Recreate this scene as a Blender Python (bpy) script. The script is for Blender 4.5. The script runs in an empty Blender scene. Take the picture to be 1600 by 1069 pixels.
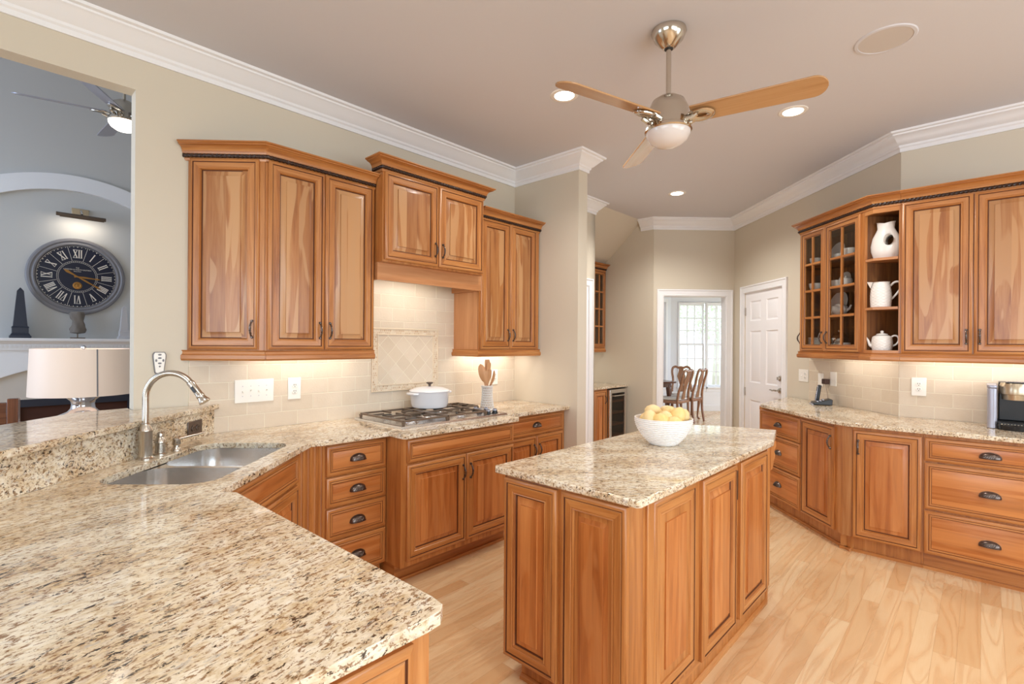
import bpy, bmesh, math, random
from math import sin, cos, pi, radians, sqrt
from mathutils import Vector, Matrix
from mathutils.geometry import tessellate_polygon

SC = bpy.context.scene
COL = SC.collection
S2 = sqrt(2.0)
def xy(a, b): return ((a+b)/S2, (a-b)/S2)      # plan coordinates along / out from the range wall

# ------------------------------------------------------------------ camera
cd = bpy.data.cameras.new('camera'); cam = bpy.data.objects.new('camera', cd); COL.objects.link(cam)
cam.matrix_world = (Matrix.Translation((0, 0, 1.4451)) @ Matrix.Rotation(-0.0312, 4, 'Z')
                    @ Matrix.Rotation(pi/2, 4, 'X') @ Matrix.Rotation(0.00726, 4, 'Z'))
cd.sensor_width = 36; cd.lens = 36*785.69/1600
cd.shift_x = 2.3/1600; cd.shift_y = 2.7/1600
cd.clip_start = 0.03; cd.clip_end = 200
SC.camera = cam

# ------------------------------------------------------------------ world, exposure, daylight
w = bpy.data.worlds.new('sky'); SC.world = w; w.use_nodes = True
bg = w.node_tree.nodes['Background']; bg.inputs[0].default_value = (.80, .90, 1, 1); bg.inputs[1].default_value = 4.8
vs = SC.view_settings
vs.view_transform = 'Standard'; vs.look = 'None'; vs.gamma = 1; vs.exposure = EXPOSURE = -0.70
try: vs.use_curve_mapping = False
except Exception: pass
SC.cycles.max_bounces = 10; SC.cycles.diffuse_bounces = 5; SC.cycles.glossy_bounces = 5
SC.cycles.transmission_bounces = 8; SC.cycles.transparent_max_bounces = 12
SC.cycles.sample_clamp_indirect = 6; SC.cycles.use_denoising = True
SC.cycles.caustics_reflective = False; SC.cycles.caustics_refractive = False

def area(name, loc, aim, sx, sy, power, col):
    l = bpy.data.lights.new(name, 'AREA'); l.shape = 'RECTANGLE'; l.size = sx; l.size_y = sy
    l.energy = power; l.color = col
    o = bpy.data.objects.new(name, l); COL.objects.link(o); o.location = loc
    o.rotation_euler = (Vector(aim)-Vector(loc)).to_track_quat('-Z', 'Y').to_euler()
    return o
WARM = (1, .93, .82); DAY = (.74, .88, 1)
def pa(a, b, z): x, y = xy(a, b); return (x, y, z)
# daylight through the windows behind the camera, in the family room and in the dining room
area('daylight', pa(.2, 3.06, 1.6), pa(.2, 0, 1.3), 3.3, 1.7, 150, DAY)
area('daylight', pa(3.2, 3.06, 1.6), pa(3.2, 0, 1.3), 1.6, 1.7, 65, DAY)
area('daylight', pa(-4.06, -.3, 1.6), pa(0, -.3, 1.3), 3.3, 1.7, 105, DAY)
area('daylight', pa(-3.9, -5.3, 2.4), pa(0, -5.6, 2.2), 3.0, 2.6, 200, (.50, .68, 1))
area('daylight', (6.4, 8.8, 1.5), (3, 8.8, 1.2), 3.2, 1.9, 26, (.80, .88, 1))

# ------------------------------------------------------------------ mesh builder
RNG = random.Random(7)
class MB:
    def __init__(s): s.v = []; s.f = []; s.uv = []; s.mi = []; s.sm = []
    def add(s, vs, fs, g=(0, 0, 1), mat=0, off=None, smooth=True):
        base = len(s.v); s.v += [tuple(p) for p in vs]
        if off is None: off = (RNG.random()*7, RNG.random()*7)
        g = Vector(g)
        for f in fs:
            P = [Vector(vs[i]) for i in f]
            n = Vector((0, 0, 0))
            for i in range(len(P)): n += P[i].cross(P[(i+1) % len(P)])
            if n.length < 1e-14: n = Vector((0, 0, 1))
            n.normalize()
            gg = g - n*g.dot(n)
            if gg.length < .3:
                gg = Vector((1, 0, 0)) if abs(n.x) < .8 else Vector((0, 1, 0))
                gg = gg - n*gg.dot(n)
            gg.normalize(); ac = n.cross(gg)
            s.f.append([base+i for i in f]); s.mi.append(mat); s.sm.append(smooth)
            s.uv.append([(p.dot(ac)+off[0], p.dot(gg)+off[1]) for p in P])
        return s
    def box(s, x0, y0, z0, x1, y1, z1, g='z', mat=0):
        G = {'x': (1, 0, 0), 'y': (0, 1, 0), 'z': (0, 0, 1)}[g]
        vs = [(x, y, z) for z in (z0, z1) for y in (y0, y1) for x in (x0, x1)]
        return s.add(vs, [(0, 2, 3, 1), (4, 5, 7, 6), (0, 1, 5, 4), (1, 3, 7, 5), (3, 2, 6, 7), (2, 0, 4, 6)], G, mat)
    def prism(s, poly, z0, z1, g=(0, 0, 1), mat=0, hole=None):
        n = len(poly)
        if not hole:
            vs = [(p[0], p[1], z0) for p in poly]+[(p[0], p[1], z1) for p in poly]
            fs = [tuple(range(n))[::-1], tuple(range(n, 2*n))]+[(i, (i+1) % n, n+(i+1) % n, n+i) for i in range(n)]
            return s.add(vs, fs, g, mat)
        m = len(hole); al = list(poly)+list(hole)
        tr = tessellate_polygon([[Vector((*p, 0)) for p in poly], [Vector((*p, 0)) for p in hole]])
        N = n+m
        vs = [(p[0], p[1], z0) for p in al]+[(p[0], p[1], z1) for p in al]
        fs = [tuple(t)[::-1] for t in tr]+[tuple(i+N for i in t) for t in tr]
        fs += [(i, (i+1) % n, N+(i+1) % n, N+i) for i in range(n)]
        fs += [(n+(i+1) % m, n+i, N+n+i, N+n+(i+1) % m) for i in range(m)]
        return s.add(vs, fs, g, mat)
    def prism_xz(s, poly, y0, y1, g=(0, 0, 1), mat=0):
        n = len(poly)
        vs = [(p[0], y0, p[1]) for p in poly]+[(p[0], y1, p[1]) for p in poly]
        fs = [tuple(range(n)), tuple(range(n, 2*n))[::-1]]+[(i, n+i, n+(i+1) % n, (i+1) % n) for i in range(n)]
        return s.add(vs, fs, g, mat)
    def lathe(s, prof, seg=32, c=(0, 0, 0), mat=0, sx=1, sy=1, a0=0, a1=2*pi):
        vs = []; full = abs(a1-a0-2*pi) < 1e-6; k = seg if full else seg+1
        for r, z in prof:
            for i in range(k):
                t = a0+(a1-a0)*i/seg
                vs.append((c[0]+r*cos(t)*sx, c[1]+r*sin(t)*sy, c[2]+z))
        fs = []
        for j in range(len(prof)-1):
            for i in range(seg):
                a, b = j*k+i, j*k+(i+1) % k
                if prof[j][0] < 1e-7: fs.append((a, b+k, a+k))
                elif prof[j+1][0] < 1e-7: fs.append((a, b, a+k))
                else: fs.append((a, b, b+k, a+k))
        return s.add(vs, fs, (0, 0, 1), mat)
    def tube(s, path, r, seg=10, closed=False, mat=0, caps=True, flat=1.0, helix=None):
        P = [Vector(p) for p in path]; n = len(P); R = r if isinstance(r, (list, tuple)) else [r]*n
        T = []
        for i in range(n):
            if closed: d = P[(i+1) % n]-P[i-1]
            else: d = P[min(i+1, n-1)]-P[max(i-1, 0)]
            T.append(d.normalized() if d.length > 1e-9 else Vector((0, 0, 1)))
        up = Vector((0, 0, 1)) if abs(T[0].z) < .9 else Vector((1, 0, 0))
        u = (up-T[0]*up.dot(T[0])).normalized(); vs = []; d = 0
        for i in range(n):
            u = (u-T[i]*u.dot(T[i])).normalized(); v = T[i].cross(u)
            if i: d += (P[i]-P[i-1]).length
            for k in range(seg):
                t = 2*pi*k/seg; rr = R[i]
                if helix: rr *= 1+helix[1]*cos(helix[2]*(t-2*pi*d/helix[0]))
                vs.append(P[i]+u*(rr*cos(t)*flat)+v*(rr*sin(t)))
        fs = []
        for i in range(n if closed else n-1):
            j = (i+1) % n
            for k in range(seg): fs.append((i*seg+k, i*seg+(k+1) % seg, j*seg+(k+1) % seg, j*seg+k))
        if caps and not closed: fs += [tuple(range(seg))[::-1], tuple((n-1)*seg+k for k in range(seg))]
        g = P[-1]-P[0]
        return s.add(vs, fs, g.normalized() if g.length > 1e-6 else (0, 0, 1), mat)
    def ctube(s, path, r, seg=10, n=4, **k):
        """tube along a Catmull-Rom curve through the points"""
        R = list(r) if isinstance(r, (list, tuple)) else [r]*len(path); Q = [tuple(p)+(q,) for p, q in zip(path, R)]; out = []
        for i in range(len(Q)-1):
            p0, p1, p2, p3 = Q[max(i-1, 0)], Q[i], Q[i+1], Q[min(i+2, len(Q)-1)]
            for j in range(n):
                t = j/n; out.append(tuple(.5*(2*b+(c-a)*t+(2*a-5*b+4*c-d)*t*t+(3*b-a-3*c+d)*t**3) for a, b, c, d in zip(p0, p1, p2, p3)))
        out.append(Q[-1])
        return s.tube([o[:3] for o in out], [o[3] for o in out], seg, **k)
    def sweep(s, prof, path, z=0, mat=0, caps=True, closed=False):
        """moulding: prof = [(out, up)] swept along a plan path; out = right-hand side of travel"""
        n = len(path); m = len(prof); vs = []; nr = []
        for i in range(n if closed else n-1):
            q = path[(i+1) % n]; d = Vector((q[0]-path[i][0], q[1]-path[i][1])).normalized(); nr.append(Vector((d.y, -d.x)))
        for i in range(n):
            if closed: a, b = nr[i-1], nr[i]
            else: a = nr[max(i-1, 0)]; b = nr[min(i, n-2)]
            mm = (a+b).normalized(); k = 1/max(mm.dot(a), .3)
            for o, u in prof: vs.append((path[i][0]+mm.x*o*k, path[i][1]+mm.y*o*k, z+u))
        for i in range(n if closed else n-1):
            j = (i+1) % n; g = (path[j][0]-path[i][0], path[j][1]-path[i][1], 0)
            off = (RNG.random()*7, RNG.random()*7)
            qs = []; fs = []
            for k in range(m): qs += [vs[i*m+k], vs[j*m+k]]
            for k in range(m-1 if not caps else m):
                k2 = (k+1) % m; fs.append((2*k, 2*k+1, 2*k2+1, 2*k2))
            s.add(qs, fs, Vector(g).normalized(), mat, off)
        if caps and not closed:
            s.add(vs[:m], [tuple(range(m))], (0, 0, 1), mat); s.add(vs[-m:], [tuple(range(m))[::-1]], (0, 0, 1), mat)
        return s
    def rings(s, x0, z0, x1, z1, prof, center=0, cg=(0, 0, 1), cm=2, frame_g=True):
        """nested mitred rectangles: prof = [(inset, y, mat)] ; last ring is filled (cm) unless center None"""
        offs = [(RNG.random()*7, RNG.random()*7) for _ in range(4)]; co = (RNG.random()*7, RNG.random()*7)
        def R(i, y): return [(x0+i, y, z0+i), (x1-i, y, z0+i), (x1-i, y, z1-i), (x0+i, y, z1-i)]
        for k in range(len(prof)-1):
            A = R(prof[k][0], prof[k][1]); B = R(prof[k+1][0], prof[k+1][1]); mt = prof[k+1][2]
            for i in range(4):
                j = (i+1) % 4; g = (1, 0, 0) if i % 2 == 0 else (0, 0, 1)
                if mt == cm: g = cg
                s.add([A[i], A[j], B[j], B[i]], [(0, 1, 2, 3)], g, mt, co if mt == cm else offs[i])
        if center is not None:
            i, y = prof[-1][0], prof[-1][1]; s.add(R(i, y), [(0, 1, 2, 3)], cg, cm, co)
        return s
def obj(name, mb, mats, parent=None, loc=(0, 0, 0), rz=0, bevel=0, ang=35, rot=None, seg=2):
    me = bpy.data.meshes.new(name); me.from_pydata(mb.v, [], mb.f)
    mats = mats if isinstance(mats, (list, tuple)) else [mats]
    for m in mats: me.materials.append(m)
    ul = me.uv_layers.new(name='grain')
    flat = [c for f in mb.uv for p in f for c in p]
    ul.data.foreach_set('uv', flat)
    me.polygons.foreach_set('material_index', mb.mi)
    bm = bmesh.new(); bm.from_mesh(me)
    bmesh.ops.remove_doubles(bm, verts=bm.verts, dist=1e-5)
    bmesh.ops.recalc_face_normals(bm, faces=bm.faces)
    bm.to_mesh(me); bm.free()
    me.polygons.foreach_set('use_smooth', [True]*len(me.polygons))
    me.set_sharp_from_angle(angle=radians(ang))
    o = bpy.data.objects.new(name, me); COL.objects.link(o)
    o.location = loc; o.rotation_euler = rot if rot else (0, 0, radians(rz))
    if parent: o.parent = parent
    if bevel:
        b = o.modifiers.new('edge', 'BEVEL'); b.width = bevel; b.segments = seg; b.limit_method = 'ANGLE'; b.angle_limit = radians(50)
        b.harden_normals = False
    return o
def T(o, label, cat, group=None, kind=None):
    o['label'] = label; o['category'] = cat
    if group: o['group'] = group
    if kind: o['kind'] = kind
    return o
def thing(name, label, cat, loc=(0, 0, 0), rz=0, group=None, kind=None):
    o = bpy.data.objects.new(name, None); COL.objects.link(o); o.empty_display_size = .1
    o.location = loc; o.rotation_euler = (0, 0, radians(rz))
    return T(o, label, cat, group, kind)
def struct(name, mb, mats, label, cat='wall', parent=None, **k):
    o = obj(name, mb, mats, parent, **k)
    if not parent: T(o, label, cat, None, 'structure')
    return o
def copy_tree(o, parent=None, loc=None, rz=None, label=None):
    c = o.copy(); COL.objects.link(c)
    if parent: c.parent = parent
    if loc is not None: c.location = loc
    if rz is not None: c.rotation_euler = (0, 0, radians(rz))
    if label: c['label'] = label
    for ch in list(o.children): copy_tree(ch, c)
    return c
def arc(cx, cy, r, a0, a1, n): return [(cx+r*cos(radians(a0+(a1-a0)*i/n)), cy+r*sin(radians(a0+(a1-a0)*i/n))) for i in range(n+1)]
def rrect(x0, y0, x1, y1, r, n=6):
    return arc(x1-r, y1-r, r, 0, 90, n)+arc(x0+r, y1-r, r, 90, 180, n)+arc(x0+r, y0+r, r, 180, 270, n)+arc(x1-r, y0+r, r, 270, 360, n)

# ------------------------------------------------------------------ materials
def mat(name, col=(.8, .8, .8), rough=.5, metal=0, **k):
    m = bpy.data.materials.new(name); m.use_nodes = True; b = m.node_tree.nodes['Principled BSDF']
    b.inputs['Base Color'].default_value = (*col, 1); b.inputs['Roughness'].default_value = rough; b.inputs['Metallic'].default_value = metal
    for kk, vv in k.items(): b.inputs[kk.replace('_', ' ')].default_value = vv
    return m
class NT:
    def __init__(s, m): s.t = m.node_tree; s.b = s.t.nodes['Principled BSDF']
    def n(s, typ, ins=None, **props):
        x = s.t.nodes.new('ShaderNode'+typ)
        for k, v in props.items(): setattr(x, k, v)
        for k, v in (ins or {}).items(): s.set(x.inputs[k], v)
        return x
    def set(s, sock, v):
        if hasattr(v, 'is_output') or isinstance(v, bpy.types.NodeSocket): s.t.links.new(v, sock)
        else: sock.default_value = v
    def math(s, op, a, b=0.0, c=None):
        x = s.n('Math', operation=op); s.set(x.inputs[0], a); s.set(x.inputs[1], b)
        if c is not None: s.set(x.inputs[2], c)
        return x.outputs[0]
    def ramp(s, fac, stops, interp='LINEAR'):
        x = s.n('ValToRGB'); x.color_ramp.interpolation = interp; e = x.color_ramp.elements
        while len(e) < len(stops): e.new(.5)
        for el, (p, c) in zip(e, stops): el.position = p; el.color = (*c, 1) if len(c) == 3 else c
        s.set(x.inputs[0], fac); return x.outputs[0]
    def mix(s, fac, a, b, typ='MIX'):
        x = s.n('Mix', data_type='RGBA', blend_type=typ); s.set(x.inputs[0], fac); s.set(x.inputs[6], a); s.set(x.inputs[7], b); return x.outputs[2]
    def noise(s, vec, scale=1, detail=3, rough=.5, dist=0, dim='3D', w=None):
        x = s.n('TexNoise', noise_dimensions=dim); s.set(x.inputs['Vector'], vec); x.inputs['Scale'].default_value = scale
        x.inputs['Detail'].default_value = detail; x.inputs['Roughness'].default_value = rough; x.inputs['Distortion'].default_value = dist
        if w is not None: s.set(x.inputs['W'], w)
        return x.outputs[0]
    def vec(s, x, y, z=0.0): 
        c = s.n('CombineXYZ'); s.set(c.inputs[0], x); s.set(c.inputs[1], y); s.set(c.inputs[2], z); return c.outputs[0]
    def bump(s, h, strength=.3, dist=.002):
        x = s.n('Bump'); x.inputs['Strength'].default_value = strength; x.inputs['Distance'].default_value = dist
        s.set(x.inputs['Height'], h); s.set(s.b.inputs['Normal'], x.outputs[0])
def rgb(r, g, b):
    f = lambda c: (c/255/12.92) if c/255 <= .04045 else ((c/255+.055)/1.055)**2.4
    return (f(r), f(g), f(b))

def wood(name, light, mid, dark, panel=0.0, rough=.33, grain=1.0):
    m = mat(name, mid, rough); t = NT(m); t.b.inputs['Coat Weight'].default_value = .25; t.b.inputs['Coat Roughness'].default_value = .18
    uv = t.n('UVMap', uv_map='grain').outputs[0]; sp = t.n('SeparateXYZ', {0: uv})
    rnd = t.n('ObjectInfo').outputs['Random']
    u = t.math('ADD', sp.outputs[0], t.math('MULTIPLY', rnd, 31.0)); v = t.math('ADD', sp.outputs[1], t.math('MULTIPLY', rnd, 17.0))
    brd = t.math('FLOOR', t.math('DIVIDE', u, .085))
    wn = t.n('TexWhiteNoise', {'W': brd}, noise_dimensions='1D').outputs[0]
    g1 = t.noise(t.vec(t.math('MULTIPLY', u, 26*grain), t.math('MULTIPLY', v, 1.6*grain), t.math('MULTIPLY', wn, 9)), 1, 5, .6, .6)
    g2 = t.noise(t.vec(t.math('MULTIPLY', u, 170), t.math('MULTIPLY', v, 5), 0.0), 1, 2, .5)
    base = t.ramp(g1, [(.28, dark), (.48, mid), (.72, light)])
    base = t.mix(t.math('MULTIPLY', t.math('SUBTRACT', g2, .42), .55), base, (*dark, 1))
    if panel:
        h = t.noise(t.vec(t.math('MULTIPLY', u, 7.0), t.math('MULTIPLY', v, .9), t.math('MULTIPLY', wn, 23)), 1, 2, .4, 1.6)
        msk = t.ramp(t.math('ADD', h, t.math('MULTIPLY', t.math('SUBTRACT', wn, .5), .22)), [(.50, (0, 0, 0)), (.535, (1, 1, 1))])
        sap = tuple(min(1, c*k) for c, k in zip(light, (1.10, 1.30, 1.68)))
        sapc = t.mix(g1, (*sap, 1), (*light, 1))
        base = t.mix(t.math('MULTIPLY', msk, panel), base, sapc)
        hue = t.mix(wn, (.86, .82, .80, 1), (1.08, 1.08, 1.05, 1)); base = t.mix(1.0, base, hue, 'MULTIPLY')
        kn = t.n('TexVoronoi', {'Vector': t.vec(t.math('MULTIPLY', u, 5), t.math('MULTIPLY', v, 2.2)), 'Scale': 1.0}).outputs[0]
        base = t.mix(t.ramp(kn, [(.0, (.75, .75, .75)), (.028, (0, 0, 0))]), base, (*[c*.3 for c in dark], 1))
    t.set(t.b.inputs['Base Color'], base)
    t.bump(g2, .06, .001)
    return m
M = {}
M['cab'] = wood('cherry_frame', rgb(204, 143, 84), rgb(182, 117, 60), rgb(144, 84, 40))
M['panel'] = wood('cherry_panel', rgb(190, 138, 88), rgb(172, 113, 63), rgb(138, 82, 44), .85)
M['glaze'] = mat('dark_glaze', rgb(98, 54, 28), .5)
M['bpanel'] = wood('cherry_base_panel', rgb(208, 140, 80), rgb(190, 116, 58), rgb(158, 90, 42), .32)
CABB = [M['cab'], M['glaze'], M['bpanel']]
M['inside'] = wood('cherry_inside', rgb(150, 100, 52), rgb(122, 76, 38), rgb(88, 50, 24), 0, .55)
M['side'] = wood('cherry_side', rgb(205, 148, 100), rgb(192, 132, 84), rgb(176, 114, 68), 0, .4, .7)
CAB = [M['cab'], M['glaze'], M['panel']]
M['dkwood'] = wood('mahogany', rgb(130, 78, 48), rgb(100, 56, 34), rgb(62, 30, 18), 0, .25)
M['chair'] = wood('hazed_mahogany', rgb(176, 132, 100), rgb(150, 104, 76), rgb(112, 72, 50), 0, .2)  # mahogany lightened: bright haze over the dining chairs put into the colour
M['spoon'] = wood('beech', rgb(206, 158, 112), rgb(190, 138, 92), rgb(168, 116, 74), 0, .6)
M['blade'] = wood('maple_blade', rgb(200, 158, 114), rgb(188, 144, 98), rgb(172, 126, 82), 0, .16, .6)
M['wall'] = mat('cream_wall_paint', rgb(214, 204, 186), .75)
M['ceil'] = mat('ceiling_paint', rgb(214, 214, 220), .85)
M['fam'] = mat('grey_wall_paint', rgb(202, 201, 198), .8)
M['white'] = mat('white_trim_paint', rgb(242, 242, 244), .4)
M['dining'] = mat('dining_wall_paint', rgb(232, 234, 240), .7)
M['door'] = mat('white_door_paint', rgb(250, 249, 252), .35)
M['plate'] = mat('white_plastic', rgb(244, 240, 232), .3)
M['hole'] = mat('dark_slot', rgb(40, 36, 34), .6)
M['fanmetal'] = mat('satin_fan_metal', rgb(206, 198, 186), .17, 1)
M['steel'] = mat('brushed_steel', rgb(222, 221, 220), .24, 1)
M['nickel'] = mat('brushed_nickel', rgb(200, 193, 182), .26, 1)
M['chrome'] = mat('chrome', rgb(220, 220, 220), .08, 1)
M['bronze'] = mat('dark_bronze', rgb(104, 92, 86), .30, .9)
M['iron'] = mat('cast_iron', rgb(124, 108, 94), .36, .6)
M['black'] = mat('black_plastic', rgb(24, 23, 24), .35)
M['rope'] = mat('dark_rope_wood', rgb(52, 32, 24), .4)
M['ceramic'] = mat('white_ceramic', rgb(242, 238, 232), .15)
M['bowlw'] = mat('white_stoneware', rgb(240, 236, 232), .3)
M['enamel'] = mat('white_enamel', rgb(240, 238, 240), .2)
M['lampglass'] = mat('opal_glass', rgb(226, 218, 214), .15)
M['silver'] = mat('silver_plastic', rgb(172, 172, 184), .3, .5)
M['champ'] = mat('champagne_metal', rgb(196, 180, 154), .28, .8)
M['navy'] = mat('navy_dial', rgb(19, 21, 44), .4)
M['clockgrey'] = mat('grey_painted_wood', rgb(128, 126, 130), .5)
M['numeral'] = mat('cream_numeral', rgb(226, 218, 206), .5)
M['brass'] = mat('aged_brass', rgb(170, 122, 62), .4, .7)
M['slate'] = mat('black_slate', rgb(44, 48, 62), .45)
M['stonegrey'] = mat('grey_stone', rgb(122, 114, 106), .8)
M['palestone'] = mat('pale_stone', rgb(196, 192, 192), .8)
M['gold'] = mat('gold_disc', rgb(200, 160, 70), .35, .8)
M['speaker'] = mat('speaker_mesh', rgb(204, 198, 194), .8)
M['mercury'] = mat('mercury_glass', rgb(210, 210, 214), .12, .85)
M['cushion'] = mat('cream_cushion', rgb(226, 220, 214), .8)
M['marble'] = mat('beige_marble', rgb(214, 206, 196), .4)
M['firebrick'] = mat('fire_back', rgb(74, 38, 24), .7)
M['foliage'] = mat('hazed_leaf_green', rgb(212, 222, 196), .8)  # leaf colour whitened to stand for bright outdoor haze
M['lawn'] = mat('hazed_lawn_green', rgb(206, 212, 186), .9)  # lawn colour paled with the same outdoor haze
M['hazed_bark'] = mat('hazed_bark', rgb(186, 176, 164), .9)  # trunk colour also carries the painted haze
M['trimring'] = mat('white_metal', rgb(240, 236, 230), .4)
def emit(name, col, s):
    m = mat(name, col, .5); b = m.node_tree.nodes['Principled BSDF']
    b.inputs['Emission Color'].default_value = (*col, 1); b.inputs['Emission Strength'].default_value = s; return m
M['lens'] = emit('lit_lamp_lens', (1, .93, .82), 14)
M['shade'] = emit('linen_shade', rgb(226, 206, 190), .32)
M['fanlens'] = emit('lit_fan_lens', (1, .92, .80), 6)
def glass(name, tint, gl=.12, rough=.02):
    m = bpy.data.materials.new(name); m.use_nodes = True; t = m.node_tree; t.nodes.clear()
    o = t.nodes.new('ShaderNodeOutputMaterial'); mx = t.nodes.new('ShaderNodeMixShader'); a = t.nodes.new('ShaderNodeBsdfTransparent'); g = t.nodes.new('ShaderNodeBsdfGlossy')
    lw = t.nodes.new('ShaderNodeLayerWeight'); pw = t.nodes.new('ShaderNodeMath'); pw.operation = 'POWER'; pw.inputs[1].default_value = 5; fr = t.nodes.new('ShaderNodeMath'); fr.operation = 'MULTIPLY_ADD'; fr.inputs[1].default_value = .75; fr.inputs[2].default_value = .04
    t.links.new(lw.outputs['Facing'], pw.inputs[0]); t.links.new(pw.outputs[0], fr.inputs[0])
    a.inputs[0].default_value = (*tint, 1); g.inputs['Roughness'].default_value = rough; g.inputs[0].default_value = (1, 1, 1, 1)
    t.links.new(fr.outputs[0], mx.inputs[0]); t.links.new(a.outputs[0], mx.inputs[1]); t.links.new(g.outputs[0], mx.inputs[2]); t.links.new(mx.outputs[0], o.inputs[0])
    return m
M['pane'] = glass('window_glass', (.97, .98, .98)); M['cabpane'] = glass('cabinet_glass', (.97, .97, .96))
M['smoke'] = glass('smoked_glass', (.55, .50, .45)); M['clear'] = glass('clear_glass', (.90, .92, .92))
M['lemon'] = mat('lemon_peel', rgb(240, 206, 110), .42, Subsurface_Weight=.08)
t = NT(M['lemon']); vv = t.n('TexVoronoi', {'Vector': t.n('TexCoord').outputs['Object'], 'Scale': 420.0}); t.bump(vv.outputs[0], .15, .001)
t.set(t.b.inputs['Base Color'], t.mix(t.n('ObjectInfo').outputs['Random'], (*rgb(238, 202, 128), 1), (*rgb(236, 210, 160), 1)))
# brushed look for nickel and steel
for k in ('nickel', 'steel'):
    t = NT(M[k]); n = t.noise(t.n('Mapping', {'Vector': t.n('TexCoord').outputs['Object'], 'Scale': (3, 3, 160)}).outputs[0], 1, 2); t.set(t.b.inputs['Roughness'], t.math('MULTIPLY_ADD', n, .06, .22))
# linen weave
t = NT(M['shade']); wv = t.noise(t.n('Mapping', {'Vector': t.n('TexCoord').outputs['Object'], 'Scale': (60, 60, 700)}).outputs[0], 1, 2); t.bump(wv, .2, .001)
# granite
def granite(name, ang):
    m = mat(name, rgb(200, 176, 140), .08); t = NT(m); t.b.inputs['Specular IOR Level'].default_value = .6
    co = t.n('TexCoord').outputs['Object']
    mp = t.n('Mapping', {'Vector': co, 'Rotation': (0, 0, -ang)}).outputs[0]; mp = t.n('Mapping', {'Vector': mp, 'Scale': (.95, 1.9, 1.7)}).outputs[0]
    wrp = t.n('Mix', {0: .04}, data_type='VECTOR'); t.set(wrp.inputs[4], mp)
    nn = t.n('TexNoise', {'Vector': mp, 'Scale': 16.0, 'Detail': 3.0}); t.set(wrp.inputs[5], nn.outputs['Color']); V = wrp.outputs[1]
    big = t.noise(mp, 4, 4, .6, .4)
    c1 = t.noise(V, 34, 5, .65, .3); c2 = t.noise(V, 75, 4, .6); c3 = t.noise(t.n('Mapping', {'Vector': V, 'Location': (5, 3, 1)}).outputs[0], 60, 5, .7, .2)
    base = t.ramp(c1, [(.30, rgb(182, 154, 118)), (.40, rgb(216, 198, 168)), (.52, rgb(232, 220, 197)), (.70, rgb(240, 233, 218))])
    base = t.mix(t.ramp(big, [(.44, (0, 0, 0)), (.62, (.55, .55, .55))]), base, t.mix(t.ramp(c2, [(.42, (0, 0, 0)), (.58, (1, 1, 1))]), (*rgb(158, 112, 62), 1), (*rgb(214, 184, 134), 1)))
    gre = t.noise(t.n('Mapping', {'Vector': V, 'Location': (9, 1, 4)}).outputs[0], 26, 4, .6)
    base = t.mix(t.ramp(gre, [(.60, (0, 0, 0)), (.66, (.6, .6, .6))]), base, (*rgb(170, 162, 156), 1))
    base = t.mix(t.ramp(c3, [(.535, (0, 0, 0)), (.59, (.85, .85, .85))]), base, (*rgb(128, 88, 50), 1))
    d = t.noise(t.n('Mapping', {'Vector': V, 'Location': (2, 7, 3)}).outputs[0], 48, 6, .72, .3)
    thr = t.math('ADD', d, t.math('MULTIPLY', t.math('SUBTRACT', big, .5), .25))
    base = t.mix(t.ramp(thr, [(.588, (0, 0, 0)), (.615, (.97, .97, .97))]), base, (*rgb(50, 38, 32), 1))
    t.set(t.b.inputs['Base Color'], base)
    return m
M['granite'] = granite('granite', 1.05); M['granite2'] = granite('granite_island', .1)
# floor boards run along the range wall direction
m = M['floor'] = mat('oak_floor', rgb(222, 178, 126), .24); t = NT(m)
mp = t.n('Mapping', {'Vector': t.n('TexCoord').outputs['Object'], 'Rotation': (0, 0, -pi/4)}).outputs[0]; sp = t.n('SeparateXYZ', {0: mp})
row = t.math('FLOOR', t.math('DIVIDE', sp.outputs[1], .083)); rn = t.n('TexWhiteNoise', {'W': row}, noise_dimensions='1D').outputs[0]
xs = t.math('ADD', sp.outputs[0], t.math('MULTIPLY', rn, 11.0)); seg = t.math('FLOOR', t.math('DIVIDE', xs, .95))
bid = t.n('TexWhiteNoise', {'Vector': t.vec(row, seg)}, noise_dimensions='2D').outputs[0]
gx = t.vec(t.math('MULTIPLY', xs, 1.0), t.math('MULTIPLY', sp.outputs[1], 8.0), t.math('MULTIPLY', bid, 40.0))
g1 = t.noise(gx, 1, 2, .4, .5); wv = t.math('SINE', t.math('MULTIPLY', g1, 52.0)); wv = t.math('MULTIPLY_ADD', wv, .5, .5)
g2 = t.noise(t.vec(t.math('MULTIPLY', xs, 9), t.math('MULTIPLY', sp.outputs[1], 230)), 1, 2)
col = t.ramp(bid, [(0, rgb(212, 170, 124)), (.3, rgb(228, 194, 150)), (.65, rgb(234, 208, 168)), (1, rgb(216, 176, 130))])
col = t.mix(t.math('MULTIPLY', t.math('POWER', wv, 2.0), .36), col, (*rgb(200, 144, 92), 1)); col = t.mix(t.math('MULTIPLY', g2, .3), col, (*rgb(206, 156, 102), 1))
fy = t.math('FRACT', t.math('DIVIDE', sp.outputs[1], .083)); fx = t.math('FRACT', t.math('DIVIDE', xs, .95))
gap = t.math('MAXIMUM', t.math('GREATER_THAN', t.math('ABSOLUTE', t.math('SUBTRACT', fy, .5)), .489), t.math('GREATER_THAN', t.math('ABSOLUTE', t.math('SUBTRACT', fx, .5)), .4988))
col = t.mix(t.math('MULTIPLY', gap, .38), col, (*rgb(150, 98, 56), 1)); t.set(t.b.inputs['Base Color'], col)
t.set(t.b.inputs['Roughness'], t.math('MULTIPLY_ADD', wv, .08, .2))
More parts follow.
